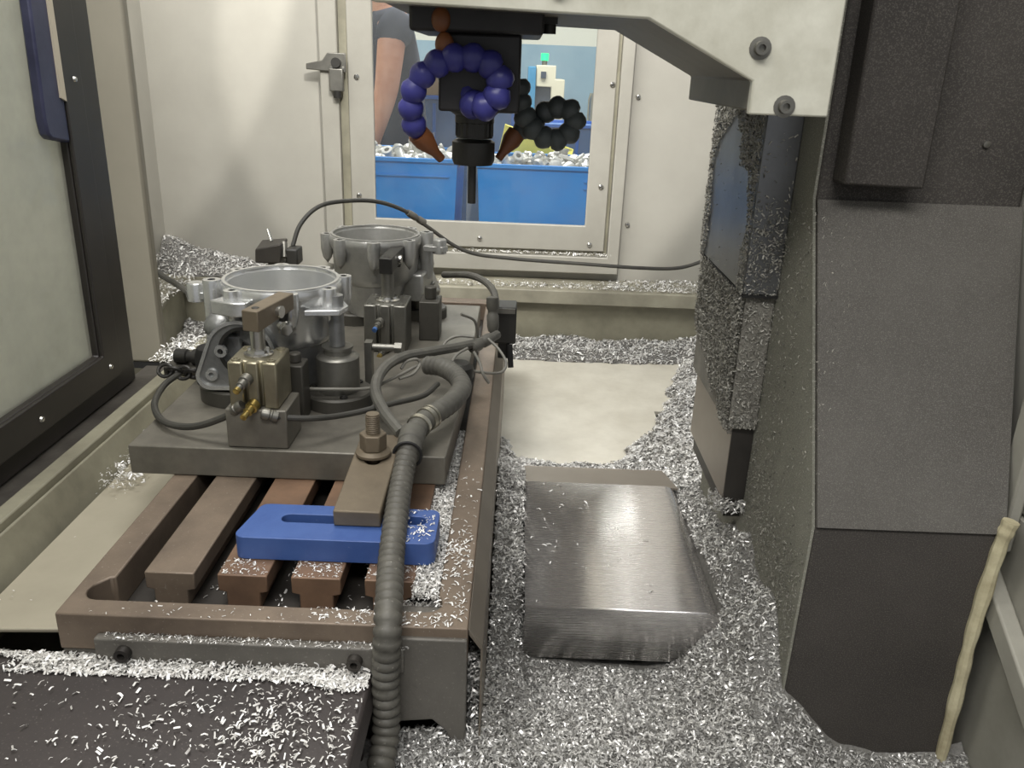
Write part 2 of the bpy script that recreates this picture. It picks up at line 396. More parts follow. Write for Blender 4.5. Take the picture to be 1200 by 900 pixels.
b = B(); b.prism([(-.60, .555), (-.555, .565), (-.54, .585), (-.49, .585), (-.49, .535), (-.60, .54)], 'y', 2.452, 2.461); b.build('arm', 'grey_alu', lt, .002)
b = B(); b.box((-.535, 2.44, .485), (-.497, 2.461, .545)); b.build('body', 'grey_alu', lt, .003)
b = B(); b.cyl((-.515, 2.455, .56), (-.515, 2.437, .56), .013, n=16); b.build('knob', 'plastic_black', lt)
b = B(); b.cyl((-.515, 2.45, .487), (-.515, 2.45, .468), .011, n=16); b.build('plunger', 'blackened', lt)
for x in (-.53, -.50): b = B(); b.lathe((x, 2.452, .545), [(0, .005), (.005, .004), (.006, 0)], 10, (0, -1, 0)); b.build('screw', 'chrome', lt)

# ledges around the chip tray
b = B(); b.prism([(2.40, -.045), (2.40, -.085), (2.406, -.085), (2.41, -.055), (2.4995, -.035), (2.4995, -.030)], 'x', -1.0, .80)
tag(b.build('trim_1', 'ledge_paint', bevel=.002), kind='structure')
b = B(); b.box((-1.0, 2.43, -.34), (.80, 2.436, -.056)); tag(b.build('trim_2', 'olive_paint'), kind='structure')
b = B(); b.hexa([(-1.06, 2.42, -.05), (-.985, 2.42, -.06), (-.90, 1.86, -.10), (-1.06, 1.86, -.09)], [(-1.06, 2.42, -.035), (-.985, 2.42, -.045), (-.90, 1.86, -.085), (-1.06, 1.86, -.075)])
tag(b.build('trim_3', 'ledge_paint', bevel=.002), kind='structure')
b = B(); b.hexa([(-1.0, 2.42, -.34), (-.99, 2.42, -.34), (-.905, 1.86, -.34), (-.915, 1.86, -.34)], [(-1.0, 2.42, -.06), (-.99, 2.42, -.06), (-.905, 1.86, -.1), (-.915, 1.86, -.1)])
tag(b.build('trim_4', 'olive_paint'), kind='structure')
# sill along the sliding door: stepped rails
b = B(); b.box((-.722, .2, -.12), (-.695, 1.86, -.045)); tag(b.build('trim_5', 'olive_paint', bevel=.003), kind='structure')
b = B(); b.box((-.775, .2, -.13), (-.7225, 1.66, -.052)); tag(b.build('trim_6', 'track_metal', bevel=.003), kind='structure')
b = B(); b.hexa([(-.6945, .2, -.16), (-.655, .2, -.16), (-.655, 1.80, -.16), (-.6945, 1.80, -.16)], [(-.6945, .2, -.058), (-.690, .2, -.058), (-.690, 1.80, -.058), (-.6945, 1.80, -.058)])
tag(b.build('trim_7', 'olive_paint', bevel=.002), kind='structure')
b = B(); b.box((-.80, .2, -.34), (-.7, 1.82, -.131)); tag(b.build('trim_8', 'olive_paint'), kind='structure')
# sliding door with dirty pane
dr = thing('door_1', None, None, (-.77, 1.3, -.05), kind='structure')
b = B(); b.plate([(.15, -.048), (1.57, -.048), (1.57, 1.5), (.15, 1.5)], [[(.25, .042), (1.44, .042), (1.44, 1.42), (.25, 1.42)]], 'x', -.785, -.757)
b.build('door_frame', 'black_frame', dr, .003)
b = B(); b.plate([(.22, -.012), (1.50, -.012), (1.50, 1.47), (.22, 1.47)], [[(.25, .042), (1.44, .042), (1.44, 1.42), (.25, 1.42)]], 'x', -.757, -.749)
b.build('pane_retainer', 'black_frame', dr, .002)
b = B(); b.box((-.775, .24, .035), (-.770, 1.45, 1.43)); b.build('pane', 'dirty_pane', dr)
for (y, z) in ((1.46, .016), (1.22, .012), (1.475, .52), (1.0, .012)):
    b = B(); b.lathe((-.749, y, z), [(0, .004), (.004, .003), (.0055, 0)], 10, (1, 0, 0)); b.build('screw', 'chrome', dr)
b = B(); b.prism([(1.385, .80), (1.372, .46), (1.376, .438), (1.385, .430), (1.4395, .420), (1.4395, .80)], 'x', -.7695, -.752); b.build('handle', 'handle_navy', dr, .004)
b = B(); b.prism([(1.428, .80), (1.424, .492), (1.4395, .486), (1.4395, .80)], 'x', -.7519, -.7485); b.build('handle_strip', 'handle_strip', dr)
# jamb post beside the door
po = thing('trim_9', None, None, (-.82, 1.79, -.1), kind='structure')
b = B(); b.box((-.875, 1.765, -.085), (-.782, 1.79, 1.5)); b.build('post_body', 'post_paint', po, .006)
b = B(); b.box((-.872, 1.767, -.10), (-.785, 1.788, -.085)); b.build('rubber_foot', 'black_rubber', po)

# right-hand panel by the column
b = B(); b.box((.602, .2, -.34), (.62, .93, .09)); rw = tag(b.build('wall_right', 'grey_panel'), kind='structure')
b = B(); b.box((.607, .86, .095), (.63, 1.5, 1.5)); tag(b.build('wall_right_rear', 'wall_paint'), kind='structure')
b = B(); b.hexa([(.602, .90, .03), (.602, .60, -.15), (.602, .60, -.185), (.602, .90, -.005)], [(.580, .90, .03), (.580, .60, -.15), (.580, .60, -.185), (.580, .90, -.005)])
b.build('brace', 'grey_panel', rw, .003)
b = B(); b.box((.586, .868, .045), (.602, .90, .50)); b.build('upright', 'grey_panel', rw, .003)

# ================================================================== MACHINE COLUMN
cl = thing('machine_column', 'massive dark grey machine column with a dusty sloping front face', 'machine column', (.48, 1.1, -.34))
prof = [(.85, -.34), (.85, .078), (1.025, .430), (1.025, 1.5), (1.38, 1.5), (1.38, -.34)]
b = B(); b.hexa([(.357, y, z) for y, z in prof], [(.575 if z < .1 else .604, y, z) for y, z in prof]); bd = b.build('casting', 'column_black', cl, .004)
b = B(); b.hexa([(.3575, .8505, .080), (.5745, .8505, .080), (.6035, 1.0235, .428), (.3575, 1.0235, .428)], [(.3575, .8465, .082), (.5745, .8465, .082), (.6035, 1.0195, .430), (.3575, 1.0195, .430)])
b.build('sloping_face', 'column_dusty', cl)
b = B(); b.prism([(.852, -.30), (.852, .08), (1.026, .430), (1.026, 1.45), (1.378, 1.45), (1.378, -.30)], 'x', .3535, .3568); b.build('side_face', 'column_side', cl)
b = B(); b.hexa([(.372, .985, .452), (.465, .985, .450), (.465, 1.0245, .450), (.372, 1.0245, .452)], [(.368, .985, 1.4), (.458, .985, 1.4), (.458, 1.0245, 1.4), (.368, 1.0245, 1.4)])
b.build('chip_guard', 'column_black', cl, .003)
for (x, z) in ((.52, .66), (.545, .50), (.60, .62)):
    if x < .57: b = B(); b.lathe((x, 1.025, z), [(0, .004), (.004, .003), (.005, 0)], 10, (0, -1, 0)); b.build('screw', 'grey_alu', cl)
pts = spline([(.576, .846, .100), (.571, .846, .065), (.567, .846, -.04), (.569, .846, -.14), (.571, .846, -.27)], 14)
b = B(); b.tube(pts, .006, 10, [.0088+.0005*math.sin(i*.33)+.0006*math.sin(i*.87+1)-.0015*i/len(pts) for i in range(len(pts))]); tag(b.build('sealant_bead', 'foam_bead', cl), 'cream foam sealant bead')

# ================================================================== SPINDLE HEAD
hd = thing('spindle_head', 'off white spindle head cover with chamfered corner and socket bolts', 'machine head', (.05, 1.07, .527))
poly = [(.312, .528), (.231, .528), (.231, .560), (.121, .614), (-.150, .620), (-.168, .626), (-.178, .64), (-.182, .66), (-.182, .95), (.312, .95)]
b = B(); b.prism(poly, 'y', .9, .912); b.build('front_cover', 'head_paint', hd, .002)
poly2 = [(.309, .531), (.2325, .531), (.2325, .562), (.122, .617), (-.150, .623), (-.178, .66), (-.178, .95), (.309, .95)]
b = B(); b.prism(poly2, 'y', .912, 1.245); b.build('housing', 'head_under', hd, .002)
for (x, z) in ((.234, .591), (.266, .537), (.03, .640)):
    bt = B(); bt.lathe((x, .9, z), [(0, .005), (.0035, .005), (.0037, .009), (.0065, .009), (.007, .002), (.011, .0015), (.011, 0)], 16, (0, -1, 0))
    bo = bt.build('socket_bolt', 'grey_alu', hd)
b = B(); b.box((-.127, .985, .598), (.020, 1.155, .64)); b.build('spindle_housing', 'black_machine', hd, .004)
b = B(); b.box((-.096, 1.0, .515), (-.004, 1.14, .598)); b.cyl((-.058, 1.07, .58), (-.058, 1.07, .528), .052, .040, 28); b.build('spindle_nose', 'black_machine', hd, .003)
b = B(); b.box((.018, 1.03, .612), (.036, 1.06, .634)); b.cyl((.027, 1.045, .615), (.027, 1.045, .602), .008); b.build('fitting', 'blackened', hd)
for (x, z) in ((-.088, .585), (-.092, .61)): b = B(); b.sphere((x, .985, z), .0105, (1, .7, 1.25)); b.build('grease_plug', 'loc_orange', hd)

th = thing('tool_holder', 'black collet tool holder with a slim end mill hanging from the spindle', 'tool holder', (-.059, 1.07, .40))
b = B(); b.lathe((-.058, 1.07, 0), [(.0, .53), (.030, .53), (.030, .512), (.024, .508), (.024, .50), (.0225, .499), (.0225, .482), (0, .482)], 32); b.build('taper_flange', 'blackened', th)
b = B()
for i in range(18):
    a = 2*PI*i/18; b.box((-.058+.0215*math.cos(a)-.0018, 1.07+.0215*math.sin(a)-.0018, .484), (-.058+.0215*math.cos(a)+.0018, 1.07+.0215*math.sin(a)+.0018, .505))
b.build('grip_flutes', 'blackened', th)
b = B(); b.lathe((-.059, 1.07, 0), [(0, .480), (.022, .480), (.0265, .477), (.0265, .456), (.024, .450), (.010, .449), (0, .449)], 32); b.build('collet_nut', 'blackened', th)
b = B(); b.cyl((-.060, 1.07, .45), (-.060, 1.07, .402), .0052, n=14); b.build('end_mill', 'blackened', th)

def loc_line(name, label, path, step, r0, r1, m, tip, nozzle):
    t = thing(name, label, 'coolant hose', tuple(path[0])); P = resample(spline(path, 10), step)
    for i, p in enumerate(P[:-1]):
        q = P[i+1]; r = r0+(r1-r0)*i/len(P); d = (q-p).normalized(); L = (q-p).length
        b = B(); b.lathe(p-d*L*.15, [(0, 0), (r*.62, 0), (r*.95, L*.30), (r, L*.55), (r*.93, L*.82), (r*.66, L*1.12), (r*.60, L*1.2), (0, L*1.2)], 16, d)
        b.build('segment', m, t)
    a = P[-1]; c = Vector(tip[1]); d = (c-a).normalized(); L = (c-a).length
    b = B(); b.lathe(a, [(0, 0), (r1*.9, 0), (r1*.9, L*.3), (r1*.42, L*.75), (r1*.38, L), (r1*.2, L), (0, L*.9)], 14, d); b.build('nozzle', nozzle, t)
loc_line('coolant_hose', 'blue segmented coolant hose looping in front of the spindle', [(-0.0641,1.0200,0.5387), (-0.0587,1.0000,0.5238), (-0.0443,0.9850,0.5194), (-0.0283,0.9800,0.5319), (-0.0232,0.9800,0.5499), (-0.0340,0.9800,0.5662), (-0.0547,0.9800,0.5733), (-0.0771,0.9800,0.5725), (-0.0994,0.9800,0.5639), (-0.1163,0.9800,0.5483), (-0.1246,0.9850,0.5301), (-0.1263,0.9900,0.5116), (-0.1228,1.0000,0.4954), (-0.1142,1.0100,0.4798)], .0205, .0168, .0140, 'loc_blue', ((-0.1132,1.0100,0.4798), (-0.0950,1.0300,0.4592)), 'loc_orange')
loc_line('coolant_hose', 'dark grey segmented coolant hose curled beside the tool holder', [(-0.0058,1.0700,0.5493), (-0.0038,1.0700,0.5251), (0.0053,1.0700,0.5046), (0.0196,1.0700,0.4891), (0.0411,1.0700,0.4808), (0.0594,1.0700,0.4916), (0.0677,1.0700,0.5079), (0.0597,1.0700,0.5195), (0.0442,1.0750,0.5217), (0.0290,1.0800,0.5169), (0.0211,1.0850,0.5074), (0.0037,1.0900,0.4943), (-0.0098,1.0900,0.4856)], .0175, .0145, .0135, 'loc_grey', ((-0.0120,1.0900,0.4855), (-0.0279,1.0800,0.4568)), 'loc_orange')

# ================================================================== VERTICAL WAY COVER
vw = thing('vertical_way_cover', 'telescoping steel way cover of three sections crusted with chips beside the column', 'way cover', (.33, 1.24, -.05))
def shell(x0, y0, x1, y1, z0, z1, m, name, t=.004):
    b = B(); b.plate([(x1, y0), (x1, y0+t), (x0+t, y0+t), (x0+t, y1-t), (x1, y1-t), (x1, y1), (x0, y1), (x0, y0)], [], 'z', z0, z1); return b.build(name, m, vw, .0015)
shell(.306, 1.10, .3530, 1.385, .290, .527, 'way_steel', 'outer_section')
shell(.313, 1.107, .3530, 1.375, .090, .30, 'way_dusty', 'middle_section')
s3 = shell(.321, 1.115, .3530, 1.37, -.03, .11, 'way_clean', 'inner_section')
b = B(); b.box((.3215, 1.1135, -.03), (.3525, 1.1149, .10)); b.build('inner_front', 'way_dark', vw)
b = B(); b.box((.3055, 1.0985, .286), (.353, 1.386, .2899)); b.build('wiper_lip', 'black_rubber', vw)
b = B(); b.box((.327, 1.121, -.06), (.352, 1.36, -.03)); b.build('foot', 'blackened', vw)

# ================================================================== SADDLE COVERS AND PAN
wc = thing('saddle_way_cover', 'brushed stainless way cover sloping down at its right end among chips', 'way cover', (.17, 1.2, -.24))
def cov(x0, x1, y0, y1, zt, zb, r, endr):
    """sheet cover: flat top, front skirt, right end rolled down"""
    b = B(); n = 12; rows = []
    prof = [(y0, zb)]+[(y0+r-r*math.cos(a), zt-r+r*math.sin(a)) for a in [PI/2*i/4 for i in range(5)]]+[(y1, zt), (y1, zt-.004)]
    xs = [(x0, 0)]+[(x1-endr, 0)]+[(x1-endr+endr*math.sin(a), endr*1.3*(1-math.cos(a))) for a in [PI/2*.8*i/n for i in range(1, n+1)]]
    for (x, dz) in xs: rows.append([b.bm.verts.new((x, y, max(z-dz, zb-.02))) for (y, z) in prof])
    for A, C in zip(rows, rows[1:]):
        for i in range(len(A)-1): b.bm.faces.new((A[i], A[i+1], C[i+1], C[i]))
    return b
c1 = cov(.0305, .316, 1.0, 1.385, -.15, -.237, .003, .028).build('top_sheet', 'brushed', wc, 0, 50)
so = c1.modifiers.new('sheet', 'SOLIDIFY'); so.thickness = .002; so.offset = -1
b = B(); b.hexa([(.02, 1.386, -.158), (.315, 1.386, -.158), (.30, 1.47, -.166), (.02, 1.47, -.166)], [(.02, 1.386, -.154), (.315, 1.386, -.154), (.30, 1.47, -.162), (.02, 1.47, -.162)])
b.build('rear_sheet', 'way_clean', wc)
b = B(); b.box((.02, 1.47, -.25), (.30, 1.474, -.162)); b.build('rear_skirt', 'way_clean', wc)
b = B(); b.box((-.03, 1.48, -.242), (.36, 2.42, -.232)); b.box((.36, 1.95, -.242), (.56, 2.42, -.232))
tag(b.build('pan_plate', 'pan_steel'), 'pale bare steel sheet lying in the tray behind the stainless cover', 'plate')
b = B(); b.hexa([(-.66, .845, -.110), (-.486, .845, -.103), (-.486, 2.1, -.103), (-.66, 2.1, -.110)], [(-.66, .845, -.104), (-.486, .845, -.096), (-.486, 2.1, -.096), (-.66, 2.1, -.104)])
tag(b.build('saddle_cover_plate', 'cover_plate', bevel=.002), 'plain beige grey cover plate along the left side of the slotted table', 'cover plate')
b = B(); b.hexa([(-.72, .3, -.085), (-.135, .3, -.085), (-.135, .752, -.085), (-.72, .752, -.085)], [(-.72, .3, -.055), (-.139, .3, -.055), (-.139, .752, -.055), (-.72, .752, -.055)])
b.box((-.70, .72, -.34), (-.15, .735, -.085))
tag(b.build('front_cover_plate', 'dark_cover', bevel=.003), 'dark cover plate sprinkled with chips at the end of the table', 'cover plate')

# ================================================================== SLOTTED TABLE
tb = thing('machine_table', 'rusty brown slotted machine table with a bolted end bar', 'machine table', (-.25, 1.43, -.14))
X0, X1, Y0, Y1 = -.481, -.037, .745, 2.11
hole = ([(-.447, .815), (-.452, .815)] + circ(-.449, .79, .0175, 7, PI*.75, PI*1.5, True) + circ(-.086, .79, .0175, 7, -PI/2, PI*.25, True)
        + [(-.074, .815)] + [(-.074, 2.03)] + circ(-.086, 2.05, .0175, 7, -PI*.25, PI/2, True) + circ(-.449, 2.05, .0175, 7, PI/2, PI*1.25, True) + [(-.447, 2.03)])
b = B(); b.plate([(X0, Y0), (X1, Y0), (X1, Y1), (X0, Y1)], [hole], 'z', -.046, 0); b.build('rim', 'table_steel', tb, .0025)
b = B(); b.box((X0+.001, Y0+.002, -.085), (X1-.001, Y1-.002, -.0465)); b.box((-.36, Y0+.05, -.22), (-.12, Y1-.1, -.085)); b.build('bed', 'table_side', tb, .002)
b = B(); b.box((-.466, .7705, -.0462), (-.070, 2.068, -.0454)); b.build('shaded_slot_floor', 'dark_steel', tb)  # thin dark sheet over the bed; shade in the slots put into its colour
for i, x in enumerate((-.420, -.335, -.249, -.163)):
    b = B(); wq = .058
    b.prism([(x, 0), (x, -.022), (x+.009, -.024), (x+.009, -.0452), (x+wq-.009, -.0452), (x+wq-.009, -.024), (x+wq, -.022), (x+wq, 0)], 'y', .828, 2.02)
    o = b.build('slot_rib', 'table_rust' if i else 'table_steel', tb, .0015)
b = B(); b.box((-.437, .733, -.052), (-.105, .7448, -.022)); b.build('end_bar', 'table_side', tb, .002)
for x, z in ((-.405, -.037), (-.157, -.037)):
    b = B(); b.lathe((x, .733, z), [(0, .003), (.0035, .003), (.004, .009), (.008, .009), (.0085, 0)], 14, (0, -1, 0)); b.build('socket_bolt', 'dark_steel', tb)
b = B(); b.prism([(-.115, -.012), (-.0375, -.012), (-.0375, -.155), (-.052, -.155), (-.06, -.135), (-.075, -.120), (-.115, -.125)], 'y', .740, .80); b.build('corner_bracket', 'table_side', tb, .002)
b = B(); b.hexa([(-.0365, .748, -.010), (-.023, .748, -.030), (-.023, 2.11, -.030), (-.0365, 2.11, -.010)], [(-.0365, .748, -.002), (-.0205, .748, -.026), (-.0205, 2.11, -.026), (-.0365, 2.11, -.002)])
b.build('side_guard', 'guard_steel', tb, .001)
b = B(); b.box((-.0230, .749, -.22), (-.0208, 2.10, -.027)); b.build('guard_skirt', 'guard_steel', tb)

# ================================================================== FIXTURE PLATE
b = B(); b.prism([(-.541, 1.07), (-.090, 1.07), (-.080, 1.36), (-.080, 1.88), (-.541, 1.88)], 'z', .0005, .045)
fp = tag(b.build('fixture_plate', 'fixture_steel', bevel=.002), 'thick dark steel fixture plate lying across the slotted table', 'fixture plate')
ZP = .0455
def casting(name, label, c, group):
    """bell-shaped aluminium housing, rim upwards; built at the first place"""
    t = thing(name, label, 'metal casting', c, group); cx, cy, z0 = c; zt = .234
    b = B(); b.lathe((cx, cy, 0), [(.096, zt-.004), (.094, zt), (.088, zt), (.0865, zt-.004), (.083, zt-.004), (.079, zt-.05), (.070, zt-.085), (.03, zt-.092), (.03, zt-.099), (.074, zt-.096), (.086, zt-.08), (.089, zt-.03), (.096, zt-.014)], 56, closed=True)
    b.build('bell', 'cast_alu', t)
    b = B(); b.lathe((cx, cy, 0), [(.0915, zt+.0002), (.0915, zt+.003), (.0865, zt+.003), (.0865, zt+.0002)], 56, closed=True); b.build('rim_land', 'cast_alu', t)
    b = B(); b.lathe((cx, cy, 0), [(.074, zt-.088), (.066, zt-.12), (.060, zt-.165), (.0, zt-.165), (0, zt-.1)], 40); b.build('neck', 'cast_rough', t)
    # rim bosses with bolt holes
    for i, a in enumerate((200, 238, 292, 330, 20, 62, 105, 150)):
        a = math.radians(a); x = cx+.099*math.cos(a); y = cy+.099*math.sin(a)
        b = B(); b.lathe((x, y, 0), [(.0055, zt+.001), (.0125, zt+.001), (.013, zt-.003), (.0125, zt-.030), (.009, zt-.048), (0, zt-.06), (0, zt-.02), (.0055, zt-.02)], 16)
        b.build('boss', 'cast_alu', t)
    # tall pillar and its ball on the left, and an outrigger lug
    b = B(); b.lathe((cx-.100, cy-.035, 0), [(.006, zt+.004), (.0135, zt+.004), (.0145, zt), (.0145, .16), (.012, .14), (0, .14), (0, zt-.015), (.006, zt-.015)], 20); b.build('pillar', 'cast_alu', t)
    b = B(); b.sphere((cx-.086, cy-.050, .166), .024, (1.1, 1, 1), 20, 14); b.build('knuckle', 'cast_rough', t)
    b = B(); b.prism([(cx-.150, cy-.018), (cx-.142, cy-.03), (cx-.10, cy-.03), (cx-.10, cy-.004), (cx-.142, cy-.004)], 'z', .203, .214); b.lathe((cx-.132, cy-.018, 0), [(.0, .228), (.013, .228), (.0145, .225), (.015, .198), (0, .198)], 18); b.build('lug', 'cast_alu', t, .001)
    # side port facing the front: lipped flange with a round bore and corner bosses
    px, pz, py = cx-.044, .136, cy-.092
    out = circ(px, pz, .054, 22, math.radians(-40), math.radians(165), True)+circ(px-.050, pz-.038, .022, 9, math.radians(170), math.radians(270), True)+[(px+.03, pz-.058)]
    bore = circ(px+.006, pz+.004, .035, 22)
    b = B(); b.plate(out, [bore], 'y', py, py+.03); pf = b.build('port_flange', 'cast_rough', t, .002)
    inn = circ(px, pz, .049, 22, math.radians(-40), math.radians(165), True)+circ(px-.049, pz-.037, .017, 9, math.radians(170), math.radians(270), True)+[(px+.027, pz-.053)]
    b = B(); b.plate(out, [inn], 'y', py-.004, py); b.build('raised_lip', 'cast_alu', pf)
    b = B(); b.lathe((px+.006, py+.001, pz+.004), [(.040, 0), (.040, .004), (.035, .004), (.035, -.028), (.0, -.0285), (0, -.029), (.039, -.029)], 30, (0, -1, 0), closed=False); b.build('bore', 'blackened', pf)
    for (dx, dz) in ((-.047, -.035), (-.030, .004)):
        b = B(); b.lathe((px+dx, py, pz+dz), [(.0045, -.006), (.0045, .005), (.0095, .005), (.0105, .001), (.0105, 0)], 16, (0, -1, 0)); b.build('port_boss', 'cast_alu', pf)
    # right-hand ear with leg
    b = B(); b.prism([(cx+.055, cy-.085), (cx+.108, cy-.075), (cx+.115, cy-.045), (cx+.10, cy-.01), (cx+.07, cy-.03)], 'z', .198, .207); b.build('ear', 'cast_alu', t, .0015)
    b = B(); b.lathe((cx+.096, cy-.048, 0), [(0, .224), (.012, .224), (.0125, .150), (.0125, .142), (0, .142)], 18); b.build('leg', 'cast_rough', t)
    b = B(); b.lathe((cx+.028, cy-.088, .182), [(0, .02), (.009, .02), (.011, .017), (.011, .006), (.015, .004), (.015, 0)], 6, (0.3, -1, 0)); b.build('plug', 'chrome', t)
    b = B(); b.hexa([(cx-.105, cy-.07, .10), (cx-.05, cy-.07, .10), (cx-.05, cy+.02, .10), (cx-.105, cy+.02, .10)], [(cx-.105, cy-.07, .158), (cx-.05, cy-.07, .158), (cx-.05, cy+.02, .158), (cx-.105, cy+.02, .158)]); b.build('web', 'cast_rough', t, .004)
    b = B(); b.prism([(cx-.082, cy-.098), (cx-.045, cy-.112), (cx-.025, cy-.108), (cx-.022, cy-.094), (cx-.07, cy-.072)], 'z', .200, .222); b.build('pad', 'cast_alu', t, .002)
    return t
ca = casting('housing_casting', 'bright aluminium bell housing casting clamped beside the brassy swing clamp', (-.376, 1.31, .07), None)
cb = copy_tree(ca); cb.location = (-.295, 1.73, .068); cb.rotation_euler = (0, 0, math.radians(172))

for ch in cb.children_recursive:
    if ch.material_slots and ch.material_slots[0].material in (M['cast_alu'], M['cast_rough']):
        ch.material_slots[0].link = 'OBJECT'; ch.material_slots[0].material = M['cast_alu_shaded']  # far casting recoloured darker: the spindle head's shade put into its colour
cb['label'] = 'aluminium bell housing casting toned darker for shade behind the clamp with the blue fitting tip'

def support(name, label, x, y, base_r, base_h, cyl_r, cyl_h, m='fixture_side'):
    t = thing(name, label, 'fixture support', (x, y, ZP))
    b = B(); b.lathe((x, y, ZP), [(0, 0), (base_r, 0), (base_r, base_h-.003), (base_r-.003, base_h), (0, base_h)], 36); bs = b.build('base', m, t)
    for k in range(3):
        a = 2*PI*k/3+.9; b = B(); b.lathe((x+(base_r*.78)*math.cos(a), y+(base_r*.78)*math.sin(a), ZP+base_h), [(0, .0015), (.0035, .0015), (.004, .003), (.006, .003), (.0065, 0)], 12); b.build('screw', 'blackened', bs)
    if cyl_h:
        b = B(); h = base_h; b.lathe((x, y, ZP+h), [(0, 0), (cyl_r, 0), (cyl_r, cyl_h-.014), (cyl_r-.002, cyl_h-.012), (cyl_r-.006, cyl_h-.010), (cyl_r*.66, cyl_h-.008), (cyl_r*.66, cyl_h), (0, cyl_h)], 32); b.build('pedestal', 'grey_alu', t)
        b = B(); b.lathe((x, y, ZP+h+cyl_h), [(0, 0), (cyl_r*.72, 0), (cyl_r*.72, .004), (0, .004)], 28); b.build('washer', 'grey_alu', t)
    return t
support('support_pad', 'low dark steel disc pad under the left side of the bright casting', -.445, 1.275, .062, .026, 0, 0)
support('support_post', 'stepped steel support post under the right leg of the bright casting', -.280, 1.262, .055, .022, .034, .07)
support('support_post', 'stepped steel support post under the far casting behind the blue tipped clamp', -.20, 1.78, .05, .022, .033, .05)
support('support_pad', 'low dark steel disc pad under the far casting', -.34, 1.74, .062, .024, 0, 0)
b = B(); b.lathe((-.505, 1.33, ZP), [(0, 0), (.03, 0), (.03, .05), (.026, .062), (0, .062)], 26); tag(b.build('rest_button', 'black_rubber'), 'black round rest button left of the bright casting', 'rest button')
b = B(); b.lathe((-.40, 1.345, ZP), [(0, 0), (.045, 0), (.045, .018), (.04, .0235), (0, .0235)], 30); tag(b.build('locating_boss', 'blackened'), 'dark locating boss hidden in the shade under the bright casting', 'locating boss')

def swing_clamp(label, x, y, z, m, h, w, arm_len, ang, blue, rod_h):
    t = thing('swing_clamp', label, 'clamp', (x, y, z), 'hydraulic clamps on the fixture')
    d = w*1.05; g = w*.13
    # body profile with vertical grooves between rounded corner columns
    def pr(s): return [(-w/2, -d/2), (-w/2+.3*w, -d/2), (-w/2+.3*w, -d/2+g), (-w/2+.38*w, -d/2+g), (-w/2+.38*w, -d/2), (w/2-.38*w, -d/2), (w/2-.38*w, -d/2+g), (w/2-.30*w, -d/2+g), (w/2-.30*w, -d/2), (w/2, -d/2)]
    front = pr(1); back = [(-a, -b_) for a, b_ in front]
    b = B(); b.prism([(x+a, y+c) for a, c in front+back], 'z', z, z+h); b.build('body', m, t, .0025)
    b = B(); b.lathe((x, y, z+h), [(0, 0), (w*.30, 0), (w*.30, .003), (w*.24, .005), (w*.22, .009), (0, .009)], 24); b.build('gland', 'chrome', t)
    for sx in (-1, 1):
        for sy in (-1, 1):
            b = B(); b.lathe((x+sx*w*.36, y+sy*d*.36, z+h), [(0, .0005), (.003, .0005), (.0035, .002), (.006, .002), (.0065, 0)], 12); b.build('screw', m, t)
    b = B(); b.cyl((x, y, z+h+.008), (x, y, z+h+rod_h), w*.155, n=20); b.build('rod', 'chrome' if not blue else 'grey_alu', t)
    zt = z+h+rod_h; dx = math.sin(ang); dy = math.cos(ang); hw = .0125
    def Q(u, v, zz): return (x+u*dy+v*dx, y-u*dx+v*dy, zz)
    b = B(); b.hexa([Q(-hw, -.016, zt-.024), Q(hw, -.016, zt-.024), Q(hw, arm_len, zt-.016), Q(-hw, arm_len, zt-.016)], [Q(-hw, -.016, zt+.006), Q(hw, -.016, zt+.006), Q(hw, arm_len, zt+.008), Q(-hw, arm_len, zt+.008)])
    am = b.build('arm', 'brown_steel' if not blue else 'blackened', t, .0015)
    b = B(); b.lathe(Q(0, 0, zt+.006), [(0, .001), (.005, .001), (.006, 0)], 14); b.build('arm_screw', 'blackened', am)
    b = B(); p = Q(0, arm_len-.012, zt-.016); b.cyl(p, (p[0], p[1], p[2]-.016), .009, .007, 14); b.build('arm_foot', 'blackened', am)
    p = Q(hw, arm_len*.45, zt-.008); q = Q(hw+.006, arm_len*.45, zt-.008); b = B(); b.cyl(p, q, .009, n=14); b.build('pivot_pin', 'chrome', am)
    for k, (dz, dx2) in enumerate(((.66, 0), (.10, .1))):
        p = Vector((x+dx2*w-.1*w, y-d/2+.001, z+h*dz)); f = Vector((-.25, -1, -.3)).normalized()
        b = B(); b.lathe(p, [(0, 0), (.009, 0), (.009, .010), (.0065, .011), (.0065, .020), (.0045, .021), (.0045, .026), (0, .026)], 14, f)
        ft = b.build('fitting', 'grey_alu' if (blue or k == 0) else 'brass', t)
        b = B(); b.lathe(p+f*.0262, [(0, 0), (.0048, 0), (.0048, .006), (0, .007)], 12, f); b.build('fitting_tip', 'blue_tip' if blue and k == 0 else 'brass', ft)
    return t
b = B(); b.box((-.400, 1.0755, ZP), (-.314, 1.150, .104)); tag(b.build('riser_block', 'fixture_steel', bevel=.002), 'rectangular steel riser block under the brassy swing clamp', 'riser block')
swing_clamp('brassy gold hydraulic swing clamp on the steel riser block', -.359, 1.115, .1045, 'brass_alu', .068, .068, .085, math.radians(14), False, .062)
swing_clamp('grey hydraulic swing clamp with a blue fitting tip before the far casting', -.245, 1.56, ZP, 'grey_alu', .092, .080, .10, math.radians(4), True, .078)
b = B(); b.box((-.190, 1.60, ZP), (-.150, 1.66, .125)); b.cyl((-.17, 1.63, .125), (-.17, 1.63, .15), .012); tag(b.build('stop_block', 'fixture_side', bevel=.002), 'dark stop block right of the blue tipped clamp', 'stop block')
b = B(); b.box((-.345, 1.175, ZP), (-.315, 1.215, .135)); b.cyl((-.33, 1.195, .135), (-.33, 1.195, .15), .009); tag(b.build('stop_block', 'fixture_side', bevel=.002), 'dark stop block behind the brassy swing clamp', 'stop block')

